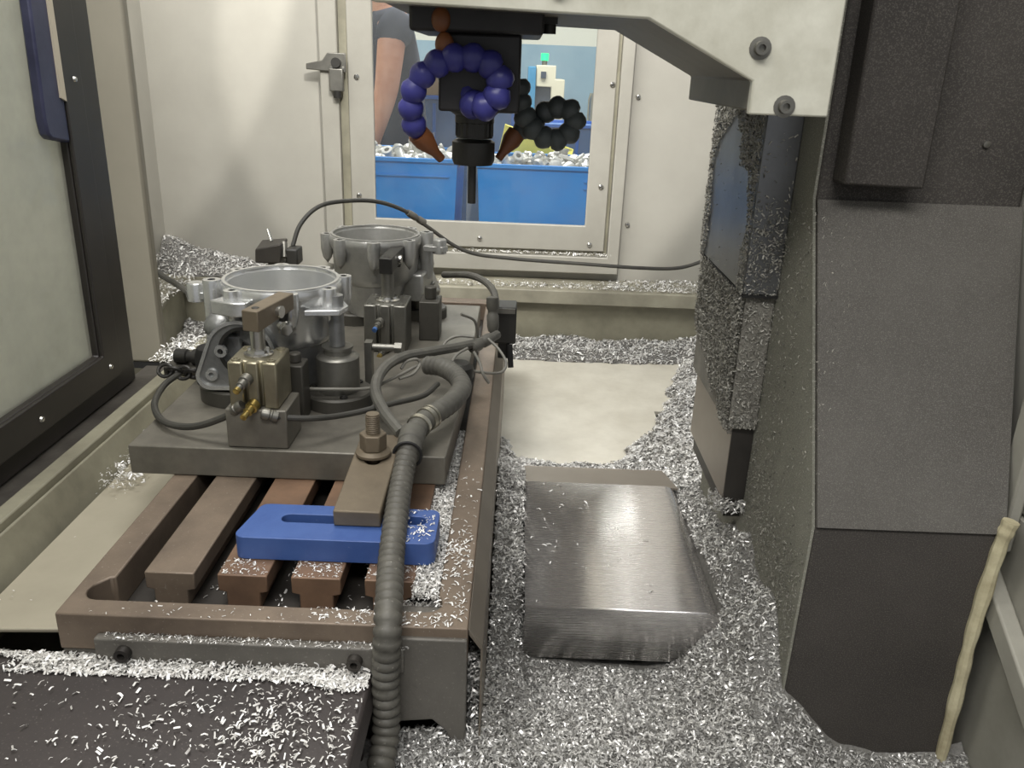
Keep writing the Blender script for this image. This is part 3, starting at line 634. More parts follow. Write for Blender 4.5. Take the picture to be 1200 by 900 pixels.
# ------------------------------------------------------------------ strap clamp, stud, blue clamp
b = B(); ol = rrect(-.325, .862, -.085, .945, .012)
ol = [(x+(.010 if x < -.3 and y > .93 else 0), y) for x, y in ol]
b.plate(ol, [slot_loop(-.280, -.195, .911, .010), slot_loop(-.135, -.100, .916, .010)], 'z', .0005, .0305)
tag(b.build('blue_strap_clamp', 'blue_paint', bevel=.004, seg=3), 'blue painted slotted clamp strap lying on the table slots', 'strap clamp')
b = B(); b.plate([(-.212, .895), (-.154, .895), (-.154, 1.092), (-.212, 1.092)], [slot_loop(0, 1, 0, .1)] if False else [[(-.183+.0105*math.cos(a), 1.03+(.028 if math.sin(a) > 0 else -.012)+.0105*math.sin(a)) for a in [2*PI*i/16 for i in range(16)]]], 'z', .031, .053)
b.rot((0, .895, .031), 'X', math.radians(4.5)); tag(b.build('strap_clamp', 'brown_steel', bevel=.002), 'brown steel strap clamp bolted over the edge of the fixture plate', 'strap clamp')
st = thing('clamp_stud', 'threaded stud with flange nut tightened on the brown strap clamp', 'stud', (-.185, 1.03, .065))
b = B(); b.cyl((-.185, 1.03, .0), (-.185, 1.03, .125), .0088, n=18); b.build('rod', 'brown_steel', st)
b = B(); b.tube(helix((-.185, 1.03, .095), (-.185, 1.03, .1235), .0088, .0028), .0011, 5); b.build('thread', 'brown_steel', st)
b = B(); b.lathe((-.185, 1.03, .0), [(.0088, .0665), (.024, .0665), (.024, .070), (.019, .074), (.0088, .074)], 28, closed=True); b.build('flange', 'brown_steel', st)
b = B(); b.cyl((-.185, 1.03, .074), (-.185, 1.03, .097), .0185, n=6); b.rot((-.185, 1.03, 0), 'Z', .35); b.build('nut', 'brown_steel', st, .0015)

# ------------------------------------------------------------------ corrugated conduit
cp = [(-.128, .66, -.16), (-0.1227,0.7150,-0.1186), (-0.1232,0.7250,-0.0582), (-0.1211,0.7300,0.0044), (-0.1243,0.7650,0.0223), (-0.1326,0.8400,0.0282), (-0.1371,0.9150,0.0423), (-0.1411,1.0000,0.0524), (-0.1384,1.0700,0.0706)]
cpts = resample(spline(cp, 20), .0030)
cn = thing('corrugated_conduit', 'dirty grey corrugated conduit running over the table end past the blue clamp', 'conduit', (-.15, .85, -.16))
b = B(); b.tube(cpts, .0145, 16, [(.0150, .0157, .0152, .0126)[i % 4] for i in range(len(cpts))]); b.build('hose', 'conduit', cn, 0, 75)
p = Vector(cp[-1]); dd = (Vector(cp[-1])-Vector(cp[-2])).normalized()
b = B(); b.lathe(p-dd*.03, [(0, 0), (.0175, 0), (.018, .012), (.0165, .014), (.0165, .02), (.0185, .022), (.0185, .045), (.015, .05), (0, .05)], 22, dd); b.build('coupling', 'tape', cn)
b = B(); b.tube([p-dd*.034+Vector((.019*math.cos(a), 0, .019*math.sin(a))) for a in [2*PI*i/20 for i in range(21)]], .0022, 6); b.build('cable_tie', 'black_rubber', cn)
up = [cp[-1], (-0.1311,1.1100,0.0757), (-0.1169,1.1400,0.0784), (-0.0924,1.1800,0.0837), (-0.0791,1.2300,0.0888), (-0.0924,1.2800,0.0914), (-0.1188,1.3100,0.0945), (-0.1452,1.3300,0.0894)]
upts = resample(spline(up, 20), .0035)
ub = thing('flexible_hose', 'bent ribbed hose held by two pale bands above the corrugated conduit', 'hose', (-.1, 1.2, .07))
b = B(); b.tube(upts, .015, 16, [.0160 if i % 3 else .0145 for i in range(len(upts))]); b.build('hose', 'tape', ub, 0, 75)
for k in (11, 18, 21):
    q = upts[min(k, len(upts)-2)]; t_ = (upts[k+1]-upts[k-1]).normalized()
    b = B(); b.lathe(q-t_*.004, [(.0165, 0), (.0182, 0), (.0182, .008 if k < 21 else .004), (.0165, .008 if k < 21 else .004)], 22, t_, True); b.build('band', 'hose_clamp', ub)
def cable(name, label, pts, r, m, cat='cable', parts=()):
    P = spline(pts, 8)
    if not parts:
        b = B(); b.tube(P, r, 10); return tag(b.build(name, m), label, cat)
    t = thing(name, label, cat, tuple(P[0])); b = B(); b.tube(P, r, 10); b.build('line', m, t)
    for (pn, i, L, rr, mm) in parts:
        k = min(int(i*(len(P)-1)), len(P)-2); d = (P[k+1]-P[k]).normalized()
        b = B(); b.lathe(P[k], [(r*.5, 0), (rr*.8, 0), (rr, L*.15), (rr, L*.45), (rr*.8, L*.5), (rr*.8, L*.6), (rr, L*.65), (rr, L*.95), (r*.5, L)], 14, d, True); b.build(pn, mm, t)
    return t
cable('taped_cable_bundle', 'thick taped cable bundle arching over the fixture plate to the conduit', [(-0.0320,1.5600,0.0765), (-0.0584,1.5200,0.0743), (-0.0973,1.4700,0.0788), (-0.1453,1.4000,0.0903), (-0.1883,1.3300,0.1013), (-0.2104,1.2700,0.0991), (-0.2117,1.2100,0.0881), (-0.1876,1.1400,0.0823), (-0.1549,1.0850,0.0724)], .0088, 'tape', 'cable bundle', [('tape_wrap', .05, .07, .0115, 'tape')])
cable('taped_cable_bundle', 'taped cable bundle bending up behind the small black switch box', [(-0.0404,1.5700,0.0660), (-0.0417,1.5800,0.0997), (-0.0387,1.6200,0.1288), (-0.0545,1.6600,0.1497), (-0.0946,1.7200,0.1534), (-0.1590,1.8000,0.1338)], .0072, 'tape', 'cable bundle', [('tape_wrap', .08, .07, .012, 'tape')])
cable('hydraulic_hose', 'black hydraulic hose looping left from the brassy clamp onto the fixture plate', [(-0.3744,1.0750,0.1119), (-0.4061,1.0850,0.0869), (-0.4587,1.1000,0.0637), (-0.5122,1.1300,0.0566), (-0.5554,1.2000,0.0536), (-0.5730,1.2800,0.0538), (-0.5667,1.3300,0.0568)], .0052, 'rubber_hose', 'hose', [('end_fitting', 0.0, .02, .008, 'grey_alu')])
cable('hydraulic_hose', 'black hydraulic hose running right from the brassy clamp to the ribbed hose', [(-0.3484,1.0730,0.1009), (-0.3222,1.0800,0.0926), (-0.2792,1.1000,0.0845), (-0.2383,1.1400,0.0761), (-0.1875,1.1800,0.0770), (-0.1410,1.2300,0.0732), (-0.1215,1.2800,0.0753)], .0045, 'rubber_hose', 'hose', [('end_fitting', .02, .024, .009, 'grey_alu')])
cable('grey_wire', 'thin grey wire lying over the round base of the support post', [(-0.3435,1.2200,0.0817), (-0.2860,1.2150,0.0846), (-0.2278,1.2400,0.0788), (-0.2026,1.2800,0.0780), (-0.1608,1.3400,0.0852)], .0026, 'grey_wire')
cable('sensor_cable', 'long black cable with inline connector drooping along the far wall', [(-0.5204,1.9200,0.1600), (-0.5051,1.9400,0.2064), (-0.4707,1.9700,0.2424), (-0.4247,2.0200,0.2506), (-0.3565,2.1000,0.2414), (-0.2954,2.1800,0.2079), (-0.2445,2.2400,0.1596), (-0.1444,2.3000,0.0842), (-0.0136,2.3400,0.0591), (0.1825,2.3700,0.0454), (0.3576,2.3900,0.0352), (0.4705,2.4000,0.0374), (0.5540,2.4000,0.0657)], .0052, 'rubber_hose', 'cable', [('connector', .435, .075, .0095, 'conduit')])
cable('side_cable', 'stiff black cable reaching from behind the jamb post to the casting lug', [(-0.9254,2.0000,0.0949), (-0.8551,1.9500,0.0754), (-0.7750,1.8500,0.0782), (-0.6837,1.7000,0.0985)], .007, 'rubber_hose')
# loose thin wires round the bundle
for lb, P in (('thin wire curving up beside the taped bundles', [(-0.1002,1.5000,0.1323), (-0.0755,1.5200,0.1142), (-0.0688,1.5300,0.0775)]),
              ('thin wire loop hanging over the table side guard', [(-0.0481,1.5000,0.0862), (-0.0263,1.4800,0.0717), (-0.0125,1.4600,0.0540), (-0.0196,1.4400,0.0425), (-0.0470,1.4200,0.0469), (-0.0799,1.4000,0.0593), (-0.1074,1.4000,0.0711)]),
              ('thin wire arching over the taped cable bundle', [(-0.0739,1.5000,0.0885), (-0.1044,1.5000,0.0890), (-0.1259,1.4900,0.0812), (-0.1320,1.4700,0.0674)]),
              ('short thin wire dropping from the taped cable bundle', [(-0.0829,1.4400,0.0860), (-0.1014,1.4200,0.0789), (-0.1118,1.4000,0.0629)]),
              ('thin wire ring curled left of the ribbed hose', [(-0.1871,1.3200,0.0851), (-0.1797,1.3300,0.0941), (-0.1637,1.3400,0.0959), (-0.1579,1.3400,0.0869), (-0.1671,1.3200,0.0768), (-0.1873,1.3000,0.0742)]),
              ('thin wire trailing down along the table side guard', [(-0.0709,1.4200,0.0866), (-0.0593,1.4100,0.0695), (-0.0524,1.4000,0.0524), (-0.0413,1.4000,0.0349)])):
    cable('loose_wire', lb, P, .0026, 'grey_wire')
# junction gland the wires come out of
b = B(); b.lathe((-.095, 1.40, .0), [(0, ZP), (.026, ZP), (.026, .065), (.018, .072), (0, .072)], 22); tag(b.build('cable_gland', 'blackened'), 'round dark cable gland under the tangle of thin wires', 'cable gland')
# small black switch box on the guard
sw = thing('switch_box', 'small black switch box standing on the right edge of the table', 'switch box', (-.015, 1.66, -.002))
b = B(); b.box((-.040, 1.63, .035), (.004, 1.69, .112)); b.build('box', 'plastic_black', sw, .003)
b = B(); b.box((-.037, 1.627, .100), (.001, 1.63, .110)); b.build('lid_edge', 'grey_alu', sw)
b = B(); b.box((-.032, 1.64, .0), (-.008, 1.68, .0345)); b.build('bracket', 'blackened', sw, .002)
b = B(); b.cyl((-.008, 1.632, .034), (-.004, 1.62, -.012), .006, n=12); b.build('cable_stub', 'black_rubber', sw)
# sensor block on its stand behind the bright casting
sb = thing('sensor_block', 'dark proximity sensor block with a cable socket behind the bright casting', 'sensor', (-.55, 1.9, -.096))
b = B(); b.hexa([(-0.5980,1.8800,0.1257), (-0.5336,1.8600,0.1306), (-0.5534,1.9800,0.1053), (-0.6211,2.0000,0.1046)], [(-0.5957,1.8800,0.1573), (-0.5308,1.8600,0.1754), (-0.5478,1.9800,0.1654), (-0.6155,2.0000,0.1548)]); b.build('block', 'dark_steel', sb, .003)
b = B(); b.cyl((-0.5306,1.8800,0.1401), (-0.5341,1.9000,0.1713), .007, n=14); b.build('collar', 'grey_alu', sb)
b = B(); b.box((-.528, 1.88, .122), (-.500, 1.93, .160)); b.build('socket', 'plastic_black', sb, .004)
b = B(); b.cyl((-.575, 1.94, .165), (-.585, 1.95, .19), .004, n=10); b.build('pin', 'chrome', sb)
b = B(); b.box((-.575, 1.90, -.096), (-.535, 1.93, .124)); b.build('stand', 'fixture_side', sb, .002)
# chain of hydraulic couplings left of the casting
ch = thing('hose_coupling', 'dark coupling with twisted fittings lying left of the bright casting', 'coupling', (-.555, 1.36, ZP))
b = B(); b.lathe((-.585, 1.37, .075), [(0, 0), (.013, 0), (.013, .02), (.010, .022), (.010, .03), (.014, .032), (.014, .05), (0, .05)], 16, (1, -.1, 0)); b.build('body', 'blackened', ch)
for k in range(4):
    b = B(); c0 = Vector((-.592+.017*k, 1.335-.004*k, .060)); b.tube([c0+Vector((.012*math.cos(a), .006*math.sin(a)*(-1)**k, .009*math.sin(a))) for a in [2*PI*i/16 for i in range(17)]], .0034, 8); b.build('link', 'blackened', ch)
b = B(); b.box((-.60, 1.345, ZP), (-.54, 1.385, .062)); b.build('saddle', 'fixture_side', ch, .002)
# slim stop screw between the support post and the clamp
b = B(); b.cyl((-.245, 1.34, .115), (-.20, 1.34, .115), .006, n=12); b.cyl((-.2, 1.34, .115), (-.188, 1.34, .115), .010, n=6); b.box((-.25, 1.33, ZP), (-.238, 1.35, .125)); tag(b.build('stop_screw', 'grey_alu'), 'horizontal stop screw with hex head right of the support post', 'screw')

# ================================================================== METAL CHIPS
CP = np.array([(-.2,.6,-.19),(0,.6,-.2),(.2,.6,-.21),(.45,.6,-.25),(.6,.6,-.26),(-.2,.72,-.17),(-.11,.75,-.155),(-.03,.75,-.150),(.02,.78,-.185),(.1,.8,-.2),(.2,.85,-.2),(.3,.9,-.175),
 (.33,.87,-.155),(.345,.86,-.145),(.4,.83,-.215),(.42,.84,-.24),(.48,.84,-.255),(.565,.84,-.25),(.59,.7,-.255),(.03,.985,-.248),(.15,.985,-.248),(.235,.985,-.243),(.03,.94,-.238),(.15,.94,-.236),(.29,.97,-.185),(.315,1.02,-.165),
 (.345,.99,-.10),(.352,.92,-.07),(.352,1.06,-.05),(.335,1.1,-.11),(.325,1.2,-.15),(.35,1.15,-.09),(.335,1.3,-.155),(.345,1.42,-.16),(.35,1.6,-.19),(.284,.955,-.19),(.30,1.5,-.19),
 (.3,1.65,-.212),(.4,1.85,-.208),(.48,2.05,-.205),(.52,2.3,-.20),(0,2.40,-.195),(.25,2.40,-.20),(.5,2.42,-.185),(.56,2.3,-.18),(.56,1.9,-.18),(.0,1.6,-.2),(.01,1.4,-.145),(.012,1.2,-.142),(.014,1.08,-.150),(.012,1.0,-.20),(.012,.95,-.225)])
def tps(xy):
    U = lambda d: np.where(d > 0, d**2*np.log(np.maximum(d, 1e-9)), 0)
    global TW
    P = CP[:, :2]; n = len(P)
    if 'TW' not in globals():
        K = U(np.linalg.norm(P[:, None]-P[None], axis=2))+np.eye(n)*2e-4
        A = np.zeros((n+3, n+3)); A[:n, :n] = K; A[:n, n] = 1; A[:n, n+1:] = P; A[n, :n] = 1; A[n+1:, :n] = P.T
        TW = np.linalg.solve(A, np.concatenate([CP[:, 2], np.zeros(3)]))
    r = np.empty(len(xy))
    for i in range(0, len(xy), 20000):
        q = xy[i:i+20000]; r[i:i+20000] = U(np.linalg.norm(q[:, None]-P[None], axis=2))@TW[:n]+TW[n]+q@TW[n+1:]
    return r
PLY = np.array([(-.06,2.305),(.30,2.30),(.48,2.31),(.445,2.17),(.40,2.02),(.33,1.80),(.225,1.63),(.14,1.60),(.06,1.60),(.022,1.61),(.0,1.735),(-.03,1.745),(-.06,1.74)])
def sdpoly(p, V):
    d = np.full(len(p), 1e9); ins = np.zeros(len(p), bool); n = len(V)
    for i in range(n):
        a = V[i]; c = V[(i+1) % n]; e = c-a; w_ = p-a; t = np.clip((w_@e)/(e@e), 0, 1)
        d = np.minimum(d, np.linalg.norm(w_-t[:, None]*e, axis=1))
        cond = ((a[1] > p[:, 1]) != (c[1] > p[:, 1])) & (p[:, 0] < (c[0]-a[0])*(p[:, 1]-a[1])/(c[1]-a[1]+1e-12)+a[0]); ins ^= cond
    return np.where(ins, -d, d)
def chip_h(xy):
    h = tps(xy); x, y = xy[:, 0], xy[:, 1]
    h = h+.006*smooth_noise(x, y, 28, 3, 3)+.0022*smooth_noise(x, y, 120, 5, 2)
    sd = sdpoly(xy, PLY)+.012*smooth_noise(x, y, 30, 9, 3)
    far = y > 1.5
    h = np.where(far & (sd < 0), -.250, np.where(far, np.minimum(h, -.232+.9*np.maximum(sd, 0)), h))
    foot = (x > .0305) & (x < .312) & (y > 1.003) & (y < 1.475)
    edge = np.clip((x-.30)/.012, 0, 1)
    h = np.where(foot, np.minimum(h, -.245+edge*.06), h)
    h = np.where((y > .76) & (x < -.020), -.26, h)
    return np.clip(h, -.33, .03)
def heap(name, x0, x1, y0, y1, st, hf, keep, m, label):
    nx = int((x1-x0)/st)+1; ny = int((y1-y0)/st)+1
    gx, gy = np.meshgrid(np.linspace(x0, x1, nx), np.linspace(y0, y1, ny)); xy = np.stack([gx.ravel(), gy.ravel()], 1)
    z = hf(xy); V = np.column_stack([xy, z])
    i = np.arange(nx*ny).reshape(ny, nx); F = np.stack([i[:-1, :-1], i[:-1, 1:], i[1:, 1:], i[1:, :-1]], -1).reshape(-1, 4)
    c = V[F].mean(1); F = F[keep(c)]
    me = bpy.data.meshes.new(name); org = np.array([(x0+x1)/2, (y0+y1)/2, z.min()])
    me.from_pydata((V-org).tolist(), [], F.tolist()); me.update(); me.materials.append(M[m])
    me.polygons.foreach_set('use_smooth', np.ones(len(F), bool))
    o = bpy.data.objects.new(name, me); COL.objects.link(o); o.location = org
    return tag(o, label, 'metal chips', None, 'stuff')
def keepf(c):
    x, y = c[:, 0], c[:, 1]
    bad = ((y > .82) & (x < -.022)) | ((x > .36) & (y > .86) & (y < 1.39)) | ((x > .04) & (x < .29) & (y > 1.02) & (y < 1.46)) | ((c[:, 2] < -.247) & (y > 1.5))
    return ~bad
heap('chip_bed', -.30, .60, .42, 2.425, .006, chip_h, keepf, 'chip_bed', 'packed grey bed of aluminium chips filling the tray right of the table')
def scatter(n, x0, x1, y0, y1, dens=None):
    p = np.column_stack([x0+(x1-x0)*RNG.random(n), y0+(y1-y0)*RNG.random(n)])
    if dens is not None: p = p[RNG.random(n) < dens(p)]
    return p
def on_bed(p, lift=.002):
    h = chip_h(p); ok = keepf(np.column_stack([p, h])) & ((h > -.246) | (p[:, 1] < 1.5))
    foot = (p[:, 0] > .031) & (p[:, 0] < .308) & (p[:, 1] > 1.0) & (p[:, 1] < 1.47)
    colm = (p[:, 0] > .352) & (p[:, 1] > .846) & (p[:, 1] < 1.385)
    ok &= ~foot & ~colm; return np.column_stack([p, h+lift*RNG.random(len(p))*2])[ok]
chips('metal_chips', on_bed(scatter(80000, -.14, .60, .60, 1.02)), .0062, 'chips', 'loose silvery aluminium chips heaped in the tray before the stainless cover')
chips('metal_chips', on_bed(scatter(48000, -.018, .36, 1.0, 1.62)), .0065, 'chips', 'silvery chips banked around the stainless cover and against the column')
chips('metal_chips', on_bed(scatter(38000, -.03, .62, 1.40, 2.425)), .010, 'chips_bright', 'pale chips drifted round the bare steel sheet towards the far wall')
p = scatter(1500, -.0365, -.024, .752, .80); chips('metal_chips', np.column_stack([p, -.19+.14*RNG.random(len(p))]), .006, 'chips', 'chips caught in the gap behind the table guard skirt')
# tray corner beyond the jamb post
def corner_h(xy): return -.215+.03*np.clip((xy[:, 1]-2.1)/.3, 0, 1)+.006*smooth_noise(xy[:, 0], xy[:, 1], 30, 21, 3)
heap('chip_bed', -1.0, -.49, 1.70, 2.43, .012, corner_h, lambda c: (c[:, 0] > -.99+(2.42-c[:, 1])*.15) , 'chip_bed', 'bed of chips in the tray corner beyond the jamb post')
p = scatter(9000, -.99, -.5, 1.72, 2.42, lambda p: (p[:, 0] > -.985+(2.42-p[:, 1])*.15).astype(float)); chips('metal_chips', np.column_stack([p, corner_h(p)+.003]), .010, 'chips_bright', 'pale chips in the tray corner beyond the jamb post')
def lh(p):
    x, y = p[:, 0], p[:, 1]; r = np.clip((y-2.402)/.07, 0, 1)
    return -.044+.012*r+r*(.075*np.exp(-((x+1.06)/.10)**2)+.032*np.exp(-((x+.90)/.14)**2))+.004*smooth_noise(x, y, 60, 61, 2)
heap('chip_bed', -1.058, -.62, 2.402, 2.497, .008, lh, lambda c: c[:, 0] > -2, 'chip_bed', 'ridge of chips lying on the back ledge in the left corner')
p = scatter(3800, -1.055, -.50, 2.405, 2.496); chips('metal_chips', np.column_stack([p, lh(p)+.004*RNG.random(len(p))]), .010, 'chips_bright', 'pale chips lying on the back ledge in the left corner')
p = scatter(900, -1.055, -.93, 1.95, 2.42); chips('metal_chips', np.column_stack([p, -.045+.055*np.exp(-((p[:, 0]+1.06)/.05)**2)*np.clip((p[:, 1]-1.9)/.5, 0, 1)-.04*(2.42-p[:, 1])/.56+.012]), .010, 'chips_bright', 'pale chips strewn on the left ledge behind the jamb post')
p = scatter(4200, -.35, .62, 2.408, 2.497, lambda p: np.clip(.30+.6*(p[:, 0] > .28), 0, 1)); chips('metal_chips', np.column_stack([p, -.0405+.22*(p[:, 1]-2.408)*.9*np.clip(p[:, 0]*2.2-.3, 0.1, 1)+.003]), .008, 'chips_bright', 'chips lying along the back ledge below the window')
p = scatter(700, -.2, .29, 2.462, 2.484); chips('metal_chips', np.column_stack([p, .049+.006*RNG.random(len(p))]), .006, 'chips_bright', 'fine chips gathered on the bottom lip of the window frame')
# dark cover plate: dense band along the table, sparse further out
def dens_plate(p):
    x, y = p[:, 0], p[:, 1]; e = .752-y; wv = .022+.016*smooth_noise(x, y, 18, 31, 2)+.012*np.exp(-((x+.36)/.05)**2)+.008*np.exp(-((x+.2)/.06)**2)
    base = np.clip(.012+.075*np.clip((x+.40)/.2, 0, 1)*(1+.7*smooth_noise(x, y, 40, 33, 2)), .010, .2)
    return np.where(e < wv, .95, base*np.where(e < .3, 1, .7))
p = scatter(50000, -.66, -.142, .50, .745, dens_plate); chips('metal_chips', np.column_stack([p, -.0545+.004*RNG.random(len(p))]), .0050, 'chips_bright', 'bright aluminium chips sprinkled on the dark cover plate', flat=.25, lift=.001)
p = scatter(4500, -.53, -.14, .715, .732, lambda p: np.clip(.55+.5*smooth_noise(p[:, 0], p[:, 1], 25, 41, 2), 0, 1)); chips('metal_chips', np.column_stack([p, -.053+(p[:, 1]-.715)*.6*RNG.random(len(p))]), .006, 'chips_bright', 'bright chips banked against the table end bar', flat=.4)
# chips on the table
p = scatter(6500, -.105, -.075, .80, 1.30); chips('metal_chips', np.column_stack([p, -.030+.012*RNG.random(len(p))+.024*np.clip((1.3-p[:, 1])/.5, .2, 1)]), .0052, 'chips_bright', 'bright chips packed in the right-hand table slot')
p = scatter(4000, -.16, -.074, .776, .828, lambda p: np.clip((p[:, 0]+.15)/.06, .02, 1)); chips('metal_chips', np.column_stack([p, -.044+.02*RNG.random(len(p))]), .0052, 'chips_bright', 'bright chips in the trough at the right front corner of the table')
p = scatter(1500, -.078, -.040, .75, 1.15, lambda p: np.clip(.35*np.exp(-((p[:, 1]-.88)/.07)**2)+.05+.1*(p[:, 1] < .80), 0, 1)); chips('metal_chips', np.column_stack([p, np.full(len(p), .0008)]), .0052, 'chips_bright', 'bright chips dusted on the right rim of the table', flat=.12)
p = scatter(900, -.45, -.06, .746, .772, lambda p: np.clip(.06+.5*(p[:, 0] > -.2), 0, 1)); chips('metal_chips', np.column_stack([p, np.full(len(p), .0006)]), .0036, 'chips_bright', 'fine chips on the front rim of the table', flat=.12)
p = scatter(500, -.43, -.1, .733, .7445); chips('metal_chips', np.column_stack([p, np.full(len(p), -.0215)]), .0034, 'chips', 'fine chips along the top of the table end bar', flat=.12)
p = scatter(900, -.36, -.11, .79, 1.06, lambda p: (((p[:, 0]+.42) % .0858) > .060)*.5+.0); chips('metal_chips', np.column_stack([p, np.full(len(p), -.0445)]), .005, 'chips', 'chips lying in the table slots left of the conduit', flat=.2)
p = scatter(420, -.335, -.105, .829, .861, lambda p: (((p[:, 0]+.42) % .0858) < .056)*1.); chips('metal_chips', np.column_stack([p, np.full(len(p), .0007)]), .0034, 'chips_bright', 'fine chips on the slot rib ends before the blue clamp', flat=.12)
p = scatter(110, -.15, -.088, .866, .943); chips('metal_chips', np.column_stack([p, np.full(len(p), .0312)]), .005, 'chips_bright', 'few chips on the right end of the blue clamp', flat=.15)
p = scatter(70, .035, .24, 1.01, 1.38); chips('metal_chips', np.column_stack([p, np.full(len(p), -.1492)]), .006, 'chips_bright', 'few chips resting on the brushed stainless cover', flat=.12)
p = scatter(120, -.655, -.49, .86, 1.6, lambda p: np.where(p[:, 0] < -.63, .6, .06)); chips('metal_chips', np.column_stack([p, np.full(len(p), -.099)]), .005, 'chips_bright', 'few chips on the beige cover plate left of the table', flat=.15)
p = scatter(900, -.665, -.60, 1.18, 1.42, lambda p: np.exp(-((p[:, 1]-1.25)/.06)**2)+np.exp(-((p[:, 1]-1.38)/.04)**2)); chips('metal_chips', np.column_stack([p, -.098+.02*RNG.random(len(p))]), .007, 'chips_bright', 'small drift of chips between the sill and the beige cover plate', flat=.4)
p = scatter(500, -.78, -.70, 1.68, 1.86); chips('metal_chips', np.column_stack([p, -.06+.02*RNG.random(len(p))]), .009, 'chips_bright', 'chips at the foot of the jamb post', flat=.4)
# crust on the vertical way cover: left faces (facing -x) and front faces (facing the side door)
def face_x(n, x, y0, y1, z0, z1, f): 
    q = np.column_stack([np.full(n, x), y0+(y1-y0)*RNG.random(n), z0+(z1-z0)*RNG.random(n)]); return q[RNG.random(n) < f(q)]
def face_y(n, y, x0, x1, z0, z1, f):
    q = np.column_stack([x0+(x1-x0)*RNG.random(n), np.full(n, y), z0+(z1-z0)*RNG.random(n)]); return q[RNG.random(n) < f(q)]
def f_up(q):
    y, z = q[:, 1], q[:, 2]; k = smooth_noise(y, z, 40, 51, 3)*.02
    return np.where((y > 1.345+k) | (y < 1.135+k+.10*np.clip((z-.40)/.12, 0, 1)) | (z > .505+k), 1., .006)
chips('metal_chips', face_x(16000, .3055, 1.10, 1.385, .29, .527, f_up), .0042, 'chips_dull', 'chip crust on the left face of the outer way cover section', nrm=(-1, 0, 0), flat=.5, lift=.002)
def f_low(q): return np.where(q[:, 2] > .165-(1.37-q[:, 1])*.26+.012*smooth_noise(q[:, 1], q[:, 2], 60, 53, 2), 1., .0)
q = face_x(34000, .3125, 1.105, 1.375, .03, .288, f_low); q[:, 0] = np.where(q[:, 2] < .09, .3205, .3125)-.006*RNG.random(len(q)); chips('metal_chips', q, .0045, 'chips_dull', 'thick chip crust on the left face of the middle way cover section', nrm=(-1, 0, 0), flat=.6, lift=.002)
chips('metal_chips', np.concatenate([face_y(2600, 1.0995, .306, .353, .29, .50, lambda q: np.clip(.15+.85*(.42-q[:, 2])/.1, .04, .5)), face_y(2600, 1.1065, .313, .353, .095, .285, lambda q: .4+0*q[:, 0]), face_y(500, 1.1065, .313, .353, .092, .11, lambda q: 1+0*q[:, 0])]), .0040, 'chips_dull', 'chip crust on the front of the vertical way cover', nrm=(0, -1, 0), flat=.5, lift=.001)
q = scatter(700, .306, .353, 1.10, 1.14); chips('metal_chips', np.column_stack([q, -.045+.02*RNG.random(len(q))]), .006, 'chips', 'clump of chips hanging at the foot of the vertical way cover', flat=.8)
def f_side(q): return np.clip(.10+.9*np.exp(-((q[:, 2]-(-.05+.35*(q[:, 1]-.86)))/.06)**2)+.25*(q[:, 1] > 1.0), 0, 1)
chips('metal_chips', face_x(14000, .3530, .856, 1.11, -.15, .42, f_side)[:], .0034, 'chips_dull', 'fine chips clinging to the side face of the column', nrm=(-1, 0, 0), flat=.3, lift=.0008)

# ================================================================== THE WORKSHOP BEYOND THE WINDOW
b = B(); b.box((-4, 7.0, -.75), (4, 7.05, .74)); tag(b.build('wall_workshop', 'far_wall'), kind='structure')
b = B(); b.box((-4, 7.0, .74), (4, 7.05, 3.2)); tag(b.build('wall_workshop_upper', 'far_wall_top'), kind='structure')
b = B(); b.box((-3.0, -2.0, -.75), (-2.95, 7.0, 3.0)); tag(b.build('wall_workshop_left', 'shop_wall'), kind='structure')
def bin_(label, x0, x1, y0, y1, zt, taper, lean=0):
    t = thing('blue_bin', label, 'bin', ((x0+x1)/2, (y0+y1)/2, -.45), 'blue parts bins'); zb = -.45; e = .006
    def ring(z, k, inset): return [(x0+k+inset, y0+k+inset, z), (x1-k-inset, y0+k+inset, z), (x1-k-inset, y1-k-inset, z), (x0+k+inset, y1-k-inset, z)]
    b = B(); bm = b.bm; R = [[bm.verts.new(p) for p in ring(zb, taper, 0)], [bm.verts.new(p) for p in ring(zt, 0, 0)], [bm.verts.new(p) for p in ring(zt, 0, e)], [bm.verts.new(p) for p in ring(zb+.01, taper, e)]]
    for A, C in zip(R, R[1:]):
        for i in range(4): bm.faces.new((A[i], A[(i+1) % 4], C[(i+1) % 4], C[i]))
    bm.faces.new(R[0][::-1]); bm.faces.new(R[3]); b.build('tub', 'bin_blue', t)
    b = B(); b.plate([(x0-.012, y0-.012), (x1+.012, y0-.012), (x1+.012, y1+.012), (x0-.012, y1+.012)], [[(x0+.006, y0+.006), (x1-.006, y0+.006), (x1-.006, y1-.006), (x0+.006, y1-.006)]], 'z', zt-.012, zt+.003); b.build('rim', 'bin_blue', t, .002)
    for dz in (.05, .075) if x0 > -.3 else (.06,):
        b = B(); b.box((x0+.03 if x0 < -.3 else x1-.12, y0-.008, zt-dz-.004), (x1-.03, y0+.012, zt-dz)); b.build('moulded_rib', 'bin_blue', t)
    b = B(); b.box((x0+taper, y0+taper, -.45), (x1-taper, y1-taper, -.44)); b.build('bottom', 'bin_blue', t)
    return t
bin_('blue plastic bin of castings standing nearer the person', -.76, -.235, 3.2, 3.66, .235, .03)
bin_('blue plastic bin of castings with a yellow sheet behind it', -.160, .36, 3.2, 3.66, .225, .03)
pal = b = B(); b.box((-.85, 3.15, -.75), (.45, 3.75, -.45)); tag(b.build('bin_stand', 'pillar_grey', bevel=.01), 'grey stand carrying the two blue bins', 'stand')
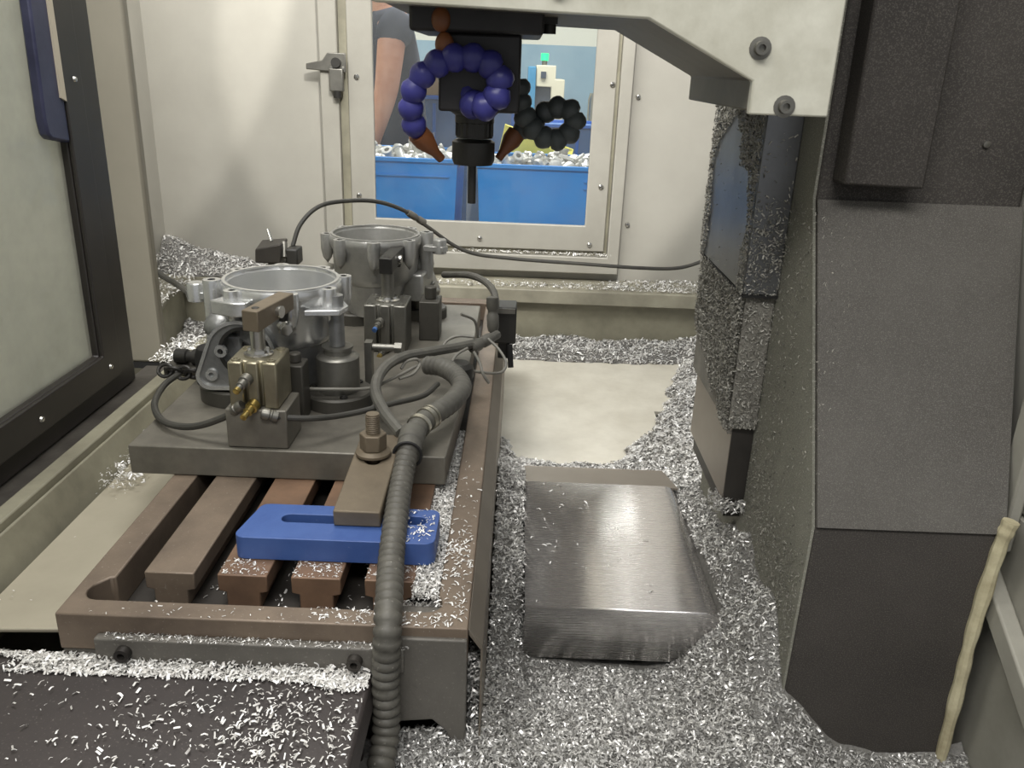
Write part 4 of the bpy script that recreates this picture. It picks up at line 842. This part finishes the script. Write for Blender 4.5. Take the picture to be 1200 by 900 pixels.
b = B(); b.box((-.235, 3.78, -.75), (-.10, 3.90, .16)); tag(b.build('grey_post', 'pillar_grey', bevel=.004), 'grey post seen in the gap between the blue bins', 'post')
# the small castings heaped in the bins
def kinds():
    r = []
    b = B(); b.lathe((0, 0, 0), [(.018, 0), (.030, 0), (.032, .01), (.030, .035), (.020, .04), (.018, .035)], 18, closed=True); b.cyl((.03, 0, 0), (.03, 0, .02), .009, n=10); b.cyl((-.03, 0, 0), (-.03, 0, .02), .009, n=10); r.append(b)
    b = B(); b.plate(rrect(-.04, -.022, .04, .022, .015), [circ(-.018, 0, .008, 12), circ(.018, 0, .010, 12)], 'z', 0, .014); b.cyl((.018, 0, .0), (.018, 0, -.02), .014, n=14); r.append(b)
    b = B(); b.lathe((0, 0, 0), [(.010, 0), (.016, 0), (.016, .05), (.021, .052), (.021, .062), (.010, .062)], 16, closed=True); b.box((.012, -.008, .01), (.034, .008, .024)); r.append(b)
    return [b.build('casting', 'part_alu', None, .001) for b in r]
KN = kinds(); kn = ('ring', 'plate', 'tube')
first = [True]*3
for bi, (x0, x1, bz, lb) in enumerate(((-.73, -.255, .195, 'bin nearer the person'), (-.135, .33, .185, 'bin before the yellow sheet'))):
    for ix in range(11):
        for iy in range(5):
            k = random.randrange(3); o = KN[k]
            if first[k]: first[k] = False
            else: o = KN[k].copy(); COL.objects.link(o)
            o.name = ('ring_casting', 'plate_casting', 'tube_casting')[k]
            o.location = (x0+(x1-x0)*(ix+.5)/11+random.uniform(-.012, .012), 3.24+.38*(iy+.5)/5+random.uniform(-.02, .02), bz-.006+random.uniform(0, .03))
            o.rotation_euler = (random.uniform(-1.1, 1.1), random.uniform(-1.1, 1.1), random.uniform(0, 6.28))
            tag(o, 'small pale %s casting heaped in the blue %s' % (kn[k], lb), 'casting', '%s castings in the blue %s' % (kn[k], lb))
b = B(); b.box((-.73, 3.235, -.43), (-.27, 3.63, .16)); tag(b.build('casting_heap', 'part_alu'), 'deeper layer of pale castings filling the blue bin nearer the person', 'castings', None, 'stuff')
b = B(); b.box((-.125, 3.235, -.43), (.325, 3.63, .15)); tag(b.build('casting_heap', 'part_alu'), 'deeper layer of pale castings filling the blue bin before the yellow sheet', 'castings', None, 'stuff')
b = B(); b.hexa([(-0.1026,3.7000,0.1823), (0.2125,3.7000,0.1941), (0.2132,3.7200,0.1992), (-0.1034,3.7200,0.1874)], [(-0.0718,3.7400,0.3356), (0.2265,3.7400,0.2407), (0.2265,3.7450,0.2438), (-0.0720,3.7450,0.3388)]); tag(b.build('yellow_sheet', 'yellow_paper'), 'bright yellow sheet propped behind the blue bin', 'paper')
# translucent crates and a carton behind the bins
def crate(label, x0, x1, y0, y1, z0, z1):
    t = thing('crate', label, 'crate', ((x0+x1)/2, (y0+y1)/2, z0)); b = B(); b.box((x0, y0, z0), (x1, y1, z1)); b.build('tub', 'crate_blue', t, .01)
    b = B(); b.plate([(x0-.015, y0-.015), (x1+.015, y0-.015), (x1+.015, y1+.015), (x0-.015, y1+.015)], [[(x0+.01, y0+.01), (x1-.01, y0+.01), (x1-.01, y1-.01), (x0+.01, y1-.01)]], 'z', z1, z1+.015); b.build('rim', 'crate_rim', t)
    for k in range(4):
        x = x0+(x1-x0)*(k+.5)/4; b = B(); b.box((x-.008, y0-.008, z0+.02), (x+.008, y0, z1-.02)); b.build('moulded_rib', 'crate_rim', t)
crate('pale blue crate standing behind the tool holder under the carton', -.52, .02, 4.5, 4.9, -.75, .40)
crate('pale blue crate far behind the yellow sheet', .10, .62, 4.6, 5.0, -.75, .28)
ct = thing('carton', 'open brown cardboard carton on the pale blue crate', 'carton', (-.36, 4.7, .416))
b = B(); b.box((-.50, 4.55, .416), (-.22, 4.85, .56)); b.build('box', 'cardboard', ct, .003)
b = B(); b.hexa([(-.50, 4.55, .556), (-.22, 4.55, .556), (-.22, 4.553, .56), (-.50, 4.553, .56)], [(-.50, 4.46, .585), (-.22, 4.46, .585), (-.22, 4.463, .59), (-.50, 4.463, .59)]); b.build('flap', 'cardboard', ct)
# cream and blue machine with a green lamp
fm = thing('far_machine', 'cream and blue machine with a green signal lamp across the workshop', 'machine', (.35, 6.2, -.75))
ax0, _, az1 = (0.0829,5.9500,0.5880); ax1 = (0.2132,5.9500,0.5927)[0]; bx1 = (0.2757,5.9500,0.4936)[0]; bz = (0.2067,5.9500,0.5018)[2]; oz = (0.1522,5.9500,0.4515)[2]
b = B(); b.box((ax0+.02, 5.98, -.75), (bx1, 6.5, .30)); b.build('base', 'machine_cream', fm, .02)
b = B(); b.prism([(bx1-.09, .30), (bx1, .30), (bx1, bz), (ax1, bz), (ax1, az1), (ax0, az1), (ax0, oz), (bx1-.09, oz)], 'y', 5.95, 6.4); b.build('body', 'machine_cream', fm, .006)
b = B(); b.box((ax0-.055, 5.93, .0), (ax0-.002, 6.45, az1-.01)); b.build('side_panel', 'machine_blue', fm, .006)
b = B(); b.box((ax0+.03, 5.93, az1-.08), (ax0+.065, 5.95, az1-.04)); b.build('display', 'window_dark', fm)
b = B(); b.box((ax0, 6.0, .30), (bx1-.092, 6.4, oz-.001)); b.build('door_opening', 'window_dark', fm)
b = B(); b.cyl((ax0+.055, 6.1, az1), (ax0+.055, 6.1, az1+.03), .018, n=14); b.build('lamp_post', 'grey_alu', fm)
b = B(); b.cyl((ax0+.055, 6.1, az1+.03), (ax0+.055, 6.1, az1+.075), .026, n=14); b.build('signal_lamp', 'lamp_green', fm)
fd = thing('far_cabinet', 'dark blue grey cabinet beside the far machine', 'cabinet', (-.15, 6.3, -.75))
b = B(); b.box((-.68, 6.1, -.75), (-.08, 6.6, .60)); b.build('body', 'window_dark', fd, .01)
b = B(); b.box((-.66, 6.09, .05), (-.39, 6.1, .57)); b.build('door', 'crate_blue', fd); b = B(); b.box((-.37, 6.09, .05), (-.10, 6.1, .57)); b.build('door', 'window_dark', fd)
dm = thing('round_tank', 'shiny pale drum standing right of the far machine', 'drum', (.95, 5.9, -.75))
b = B(); b.lathe((.52, 5.7, -.75), [(0, 0), (.10, 0), (.10, 1.14), (.09, 1.18), (0, 1.18)], 24); b.build('drum', 'chrome', dm)
b = B(); b.lathe((.52, 5.7, .0), [(.101, 0), (.107, .012), (.101, .024)], 24, closed=True); b.build('hoop', 'grey_alu', dm)
hg = B(); hg.box((.36, 3.05, .42), (.375, 3.08, .80)); hg.box((.34, 3.05, .42), (.395, 3.09, .45)); tag(hg.build('window_rail', 'pillar_grey', bevel=.003), 'pale vertical rail just outside the window at its right edge', 'rail')

# ------------------------------------------------------------------ person beyond the bins
def skin_mesh(name, J, E, root, m, parent, sub=2):
    me = bpy.data.meshes.new(name); keys = list(J); ix = {k: i for i, k in enumerate(keys)}; o0 = WL[parent.name]
    me.from_pydata([tuple(Vector(J[k][:3])-o0) for k in keys], [(ix[a], ix[c]) for a, c in E], [])
    o = bpy.data.objects.new(name, me); COL.objects.link(o); o.parent = parent; WL[o.name] = o0
    o.modifiers.new('skin', 'SKIN'); s_ = o.modifiers.new('sub', 'SUBSURF'); s_.levels = sub; s_.render_levels = sub
    for k in keys:
        v = me.skin_vertices[0].data[ix[k]]; r = J[k][3]; v.radius = (r, r) if not isinstance(r, tuple) else r
        v.use_root = (k == root)
    me.materials.append(M[m]); 
    o.modifiers['skin'].use_smooth_shade = True
    return o
px, py, fz = -.60, 4.10, -.75
pr = thing('person', 'person in dark grey T-shirt and trousers reaching one bare arm down to the bins', 'person', (px, py, fz))
J = {'pel': (px, py, fz+.98, .115), 'wst': (px, py, fz+1.15, .112), 'cht': (px-.01, py, fz+1.38, .13), 'nk': (px-.02, py, fz+1.54, .065), 'hd0': (px-.035, py, fz+1.63, .075), 'hd1': (px-.04, py, fz+1.74, .10), 'hd2': (px-.035, py, fz+1.83, .07),
     'sr': (px+.03, py-.19, fz+1.47, .070), 'er': (px+.005, py-.26, fz+1.19, .056), 'wr': (px-.06, py-.31, fz+.96, .034), 'pr': (px-.075, py-.32, fz+.89, .036),
     'sl': (px-.02, py+.19, fz+1.47, .068), 'el': (px-.06, py+.24, fz+1.19, .050), 'wl': (px-.22, py+.20, fz+1.02, .032), 'pl': (px-.28, py+.19, fz+.99, .036),
     'hr': (px, py-.085, fz+.86, .075), 'kr': (px, py-.11, fz+.50, .055), 'ar': (px+.02, py-.11, fz+.10, .045), 'tr': (px-.14, py-.12, fz+.04, .04),
     'hl': (px, py+.085, fz+.86, .075), 'kl': (px, py+.11, fz+.50, .055), 'al': (px+.02, py+.11, fz+.10, .045), 'tl': (px-.14, py+.12, fz+.04, .04)}
E_ = [('pel','wst'),('wst','cht'),('cht','nk'),('nk','hd0'),('hd0','hd1'),('hd1','hd2'),('cht','sr'),('sr','er'),('er','wr'),('wr','pr'),('cht','sl'),('sl','el'),('el','wl'),('wl','pl'),('pel','hr'),('hr','kr'),('kr','ar'),('ar','tr'),('pel','hl'),('hl','kl'),('kl','al'),('al','tl')]
for s_, h_ in (('r', 'pr'), ('l', 'pl')):
    bx, by, bz, _ = J[h_]
    for k, (dy, L) in enumerate(((-.027, .055), (-.009, .066), (.009, .062), (.027, .048))):
        J['f%d%sa' % (k, s_)] = (bx-.012, by+dy, bz-.035, .010); J['f%d%sb' % (k, s_)] = (bx-.022, by+dy, bz-.035-L*.6, .009); J['f%d%sc' % (k, s_)] = (bx-.015, by+dy*.9, bz-.035-L, .008)
        E_ += [(h_, 'f%d%sa' % (k, s_)), ('f%d%sa' % (k, s_), 'f%d%sb' % (k, s_)), ('f%d%sb' % (k, s_), 'f%d%sc' % (k, s_))]
    J['t%sa' % s_] = (bx-.03, by-.02, bz, .011); J['t%sb' % s_] = (bx-.05, by-.02, bz-.035, .009); E_ += [(h_, 't%sa' % s_), ('t%sa' % s_, 't%sb' % s_)]
skin_mesh('body', J, E_, 'pel', 'skin', pr)
JS = {'a': (px, py, fz+.84, .178), 'a2': (px, py, fz+.97, .175), 'b': (px, py, fz+1.15, .16), 'c': (px-.01, py, fz+1.38, .178), 'd': (px-.018, py, fz+1.50, .085), 'sr': (px+.03, py-.19, fz+1.47, .090), 'er': (px+.028, py-.225, fz+1.37, .088), 'sl': (px-.02, py+.19, fz+1.47, .088), 'el': (px-.04, py+.218, fz+1.32, .082)}
skin_mesh('t_shirt', JS, [('a','a2'),('a2','b'),('b','c'),('c','d'),('c','sr'),('sr','er'),('c','sl'),('sl','el')], 'a', 'shirt', pr)
JT = {'p': (px, py, fz+1.02, .168), 'hr': (px, py-.10, fz+.90, .122), 'kr': (px, py-.11, fz+.50, .088), 'ar': (px+.02, py-.11, fz+.12, .075), 'hl': (px, py+.10, fz+.90, .122), 'kl': (px, py+.11, fz+.50, .088), 'al': (px+.02, py+.11, fz+.12, .075)}
skin_mesh('trousers', JT, [('p','hr'),('hr','kr'),('kr','ar'),('p','hl'),('hl','kl'),('kl','al')], 'p', 'trousers', pr)
b = B(); b.sphere((px-.02, py, fz+1.79), .112, (1.05, .92, .85), 20, 12); b.build('hair', 'hair', pr)
for s_ in (-1, 1):
    b = B(); b.sphere((px-.132, py+s_*.033, fz+1.735), .012, u=10, v=8); b.build('eye', 'black_rubber', pr)
    b = B(); b.sphere((px-.03, py+s_*.098, fz+1.72), .028, (.7, .35, 1.1), 12, 8); b.build('ear', 'skin', pr)
    b = B(); b.sphere((px-.08, py+s_*.115, fz+.045), .075, (1.75, .68, .6), 16, 10); b.build('shoe', 'shoe', pr)
b = B(); b.hexa([(px-.13, py-.02, fz+1.69), (px-.13, py+.02, fz+1.69), (px-.165, py+.008, fz+1.69), (px-.165, py-.008, fz+1.69)], [(px-.125, py-.006, fz+1.745), (px-.125, py+.006, fz+1.745), (px-.135, py+.004, fz+1.745), (px-.135, py-.004, fz+1.745)]); b.build('nose', 'skin', pr, .004)
b = B(); b.sphere((px-.128, py, fz+1.66), .022, (.5, 1, .3), 12, 8); b.build('mouth', 'loc_orange', pr)
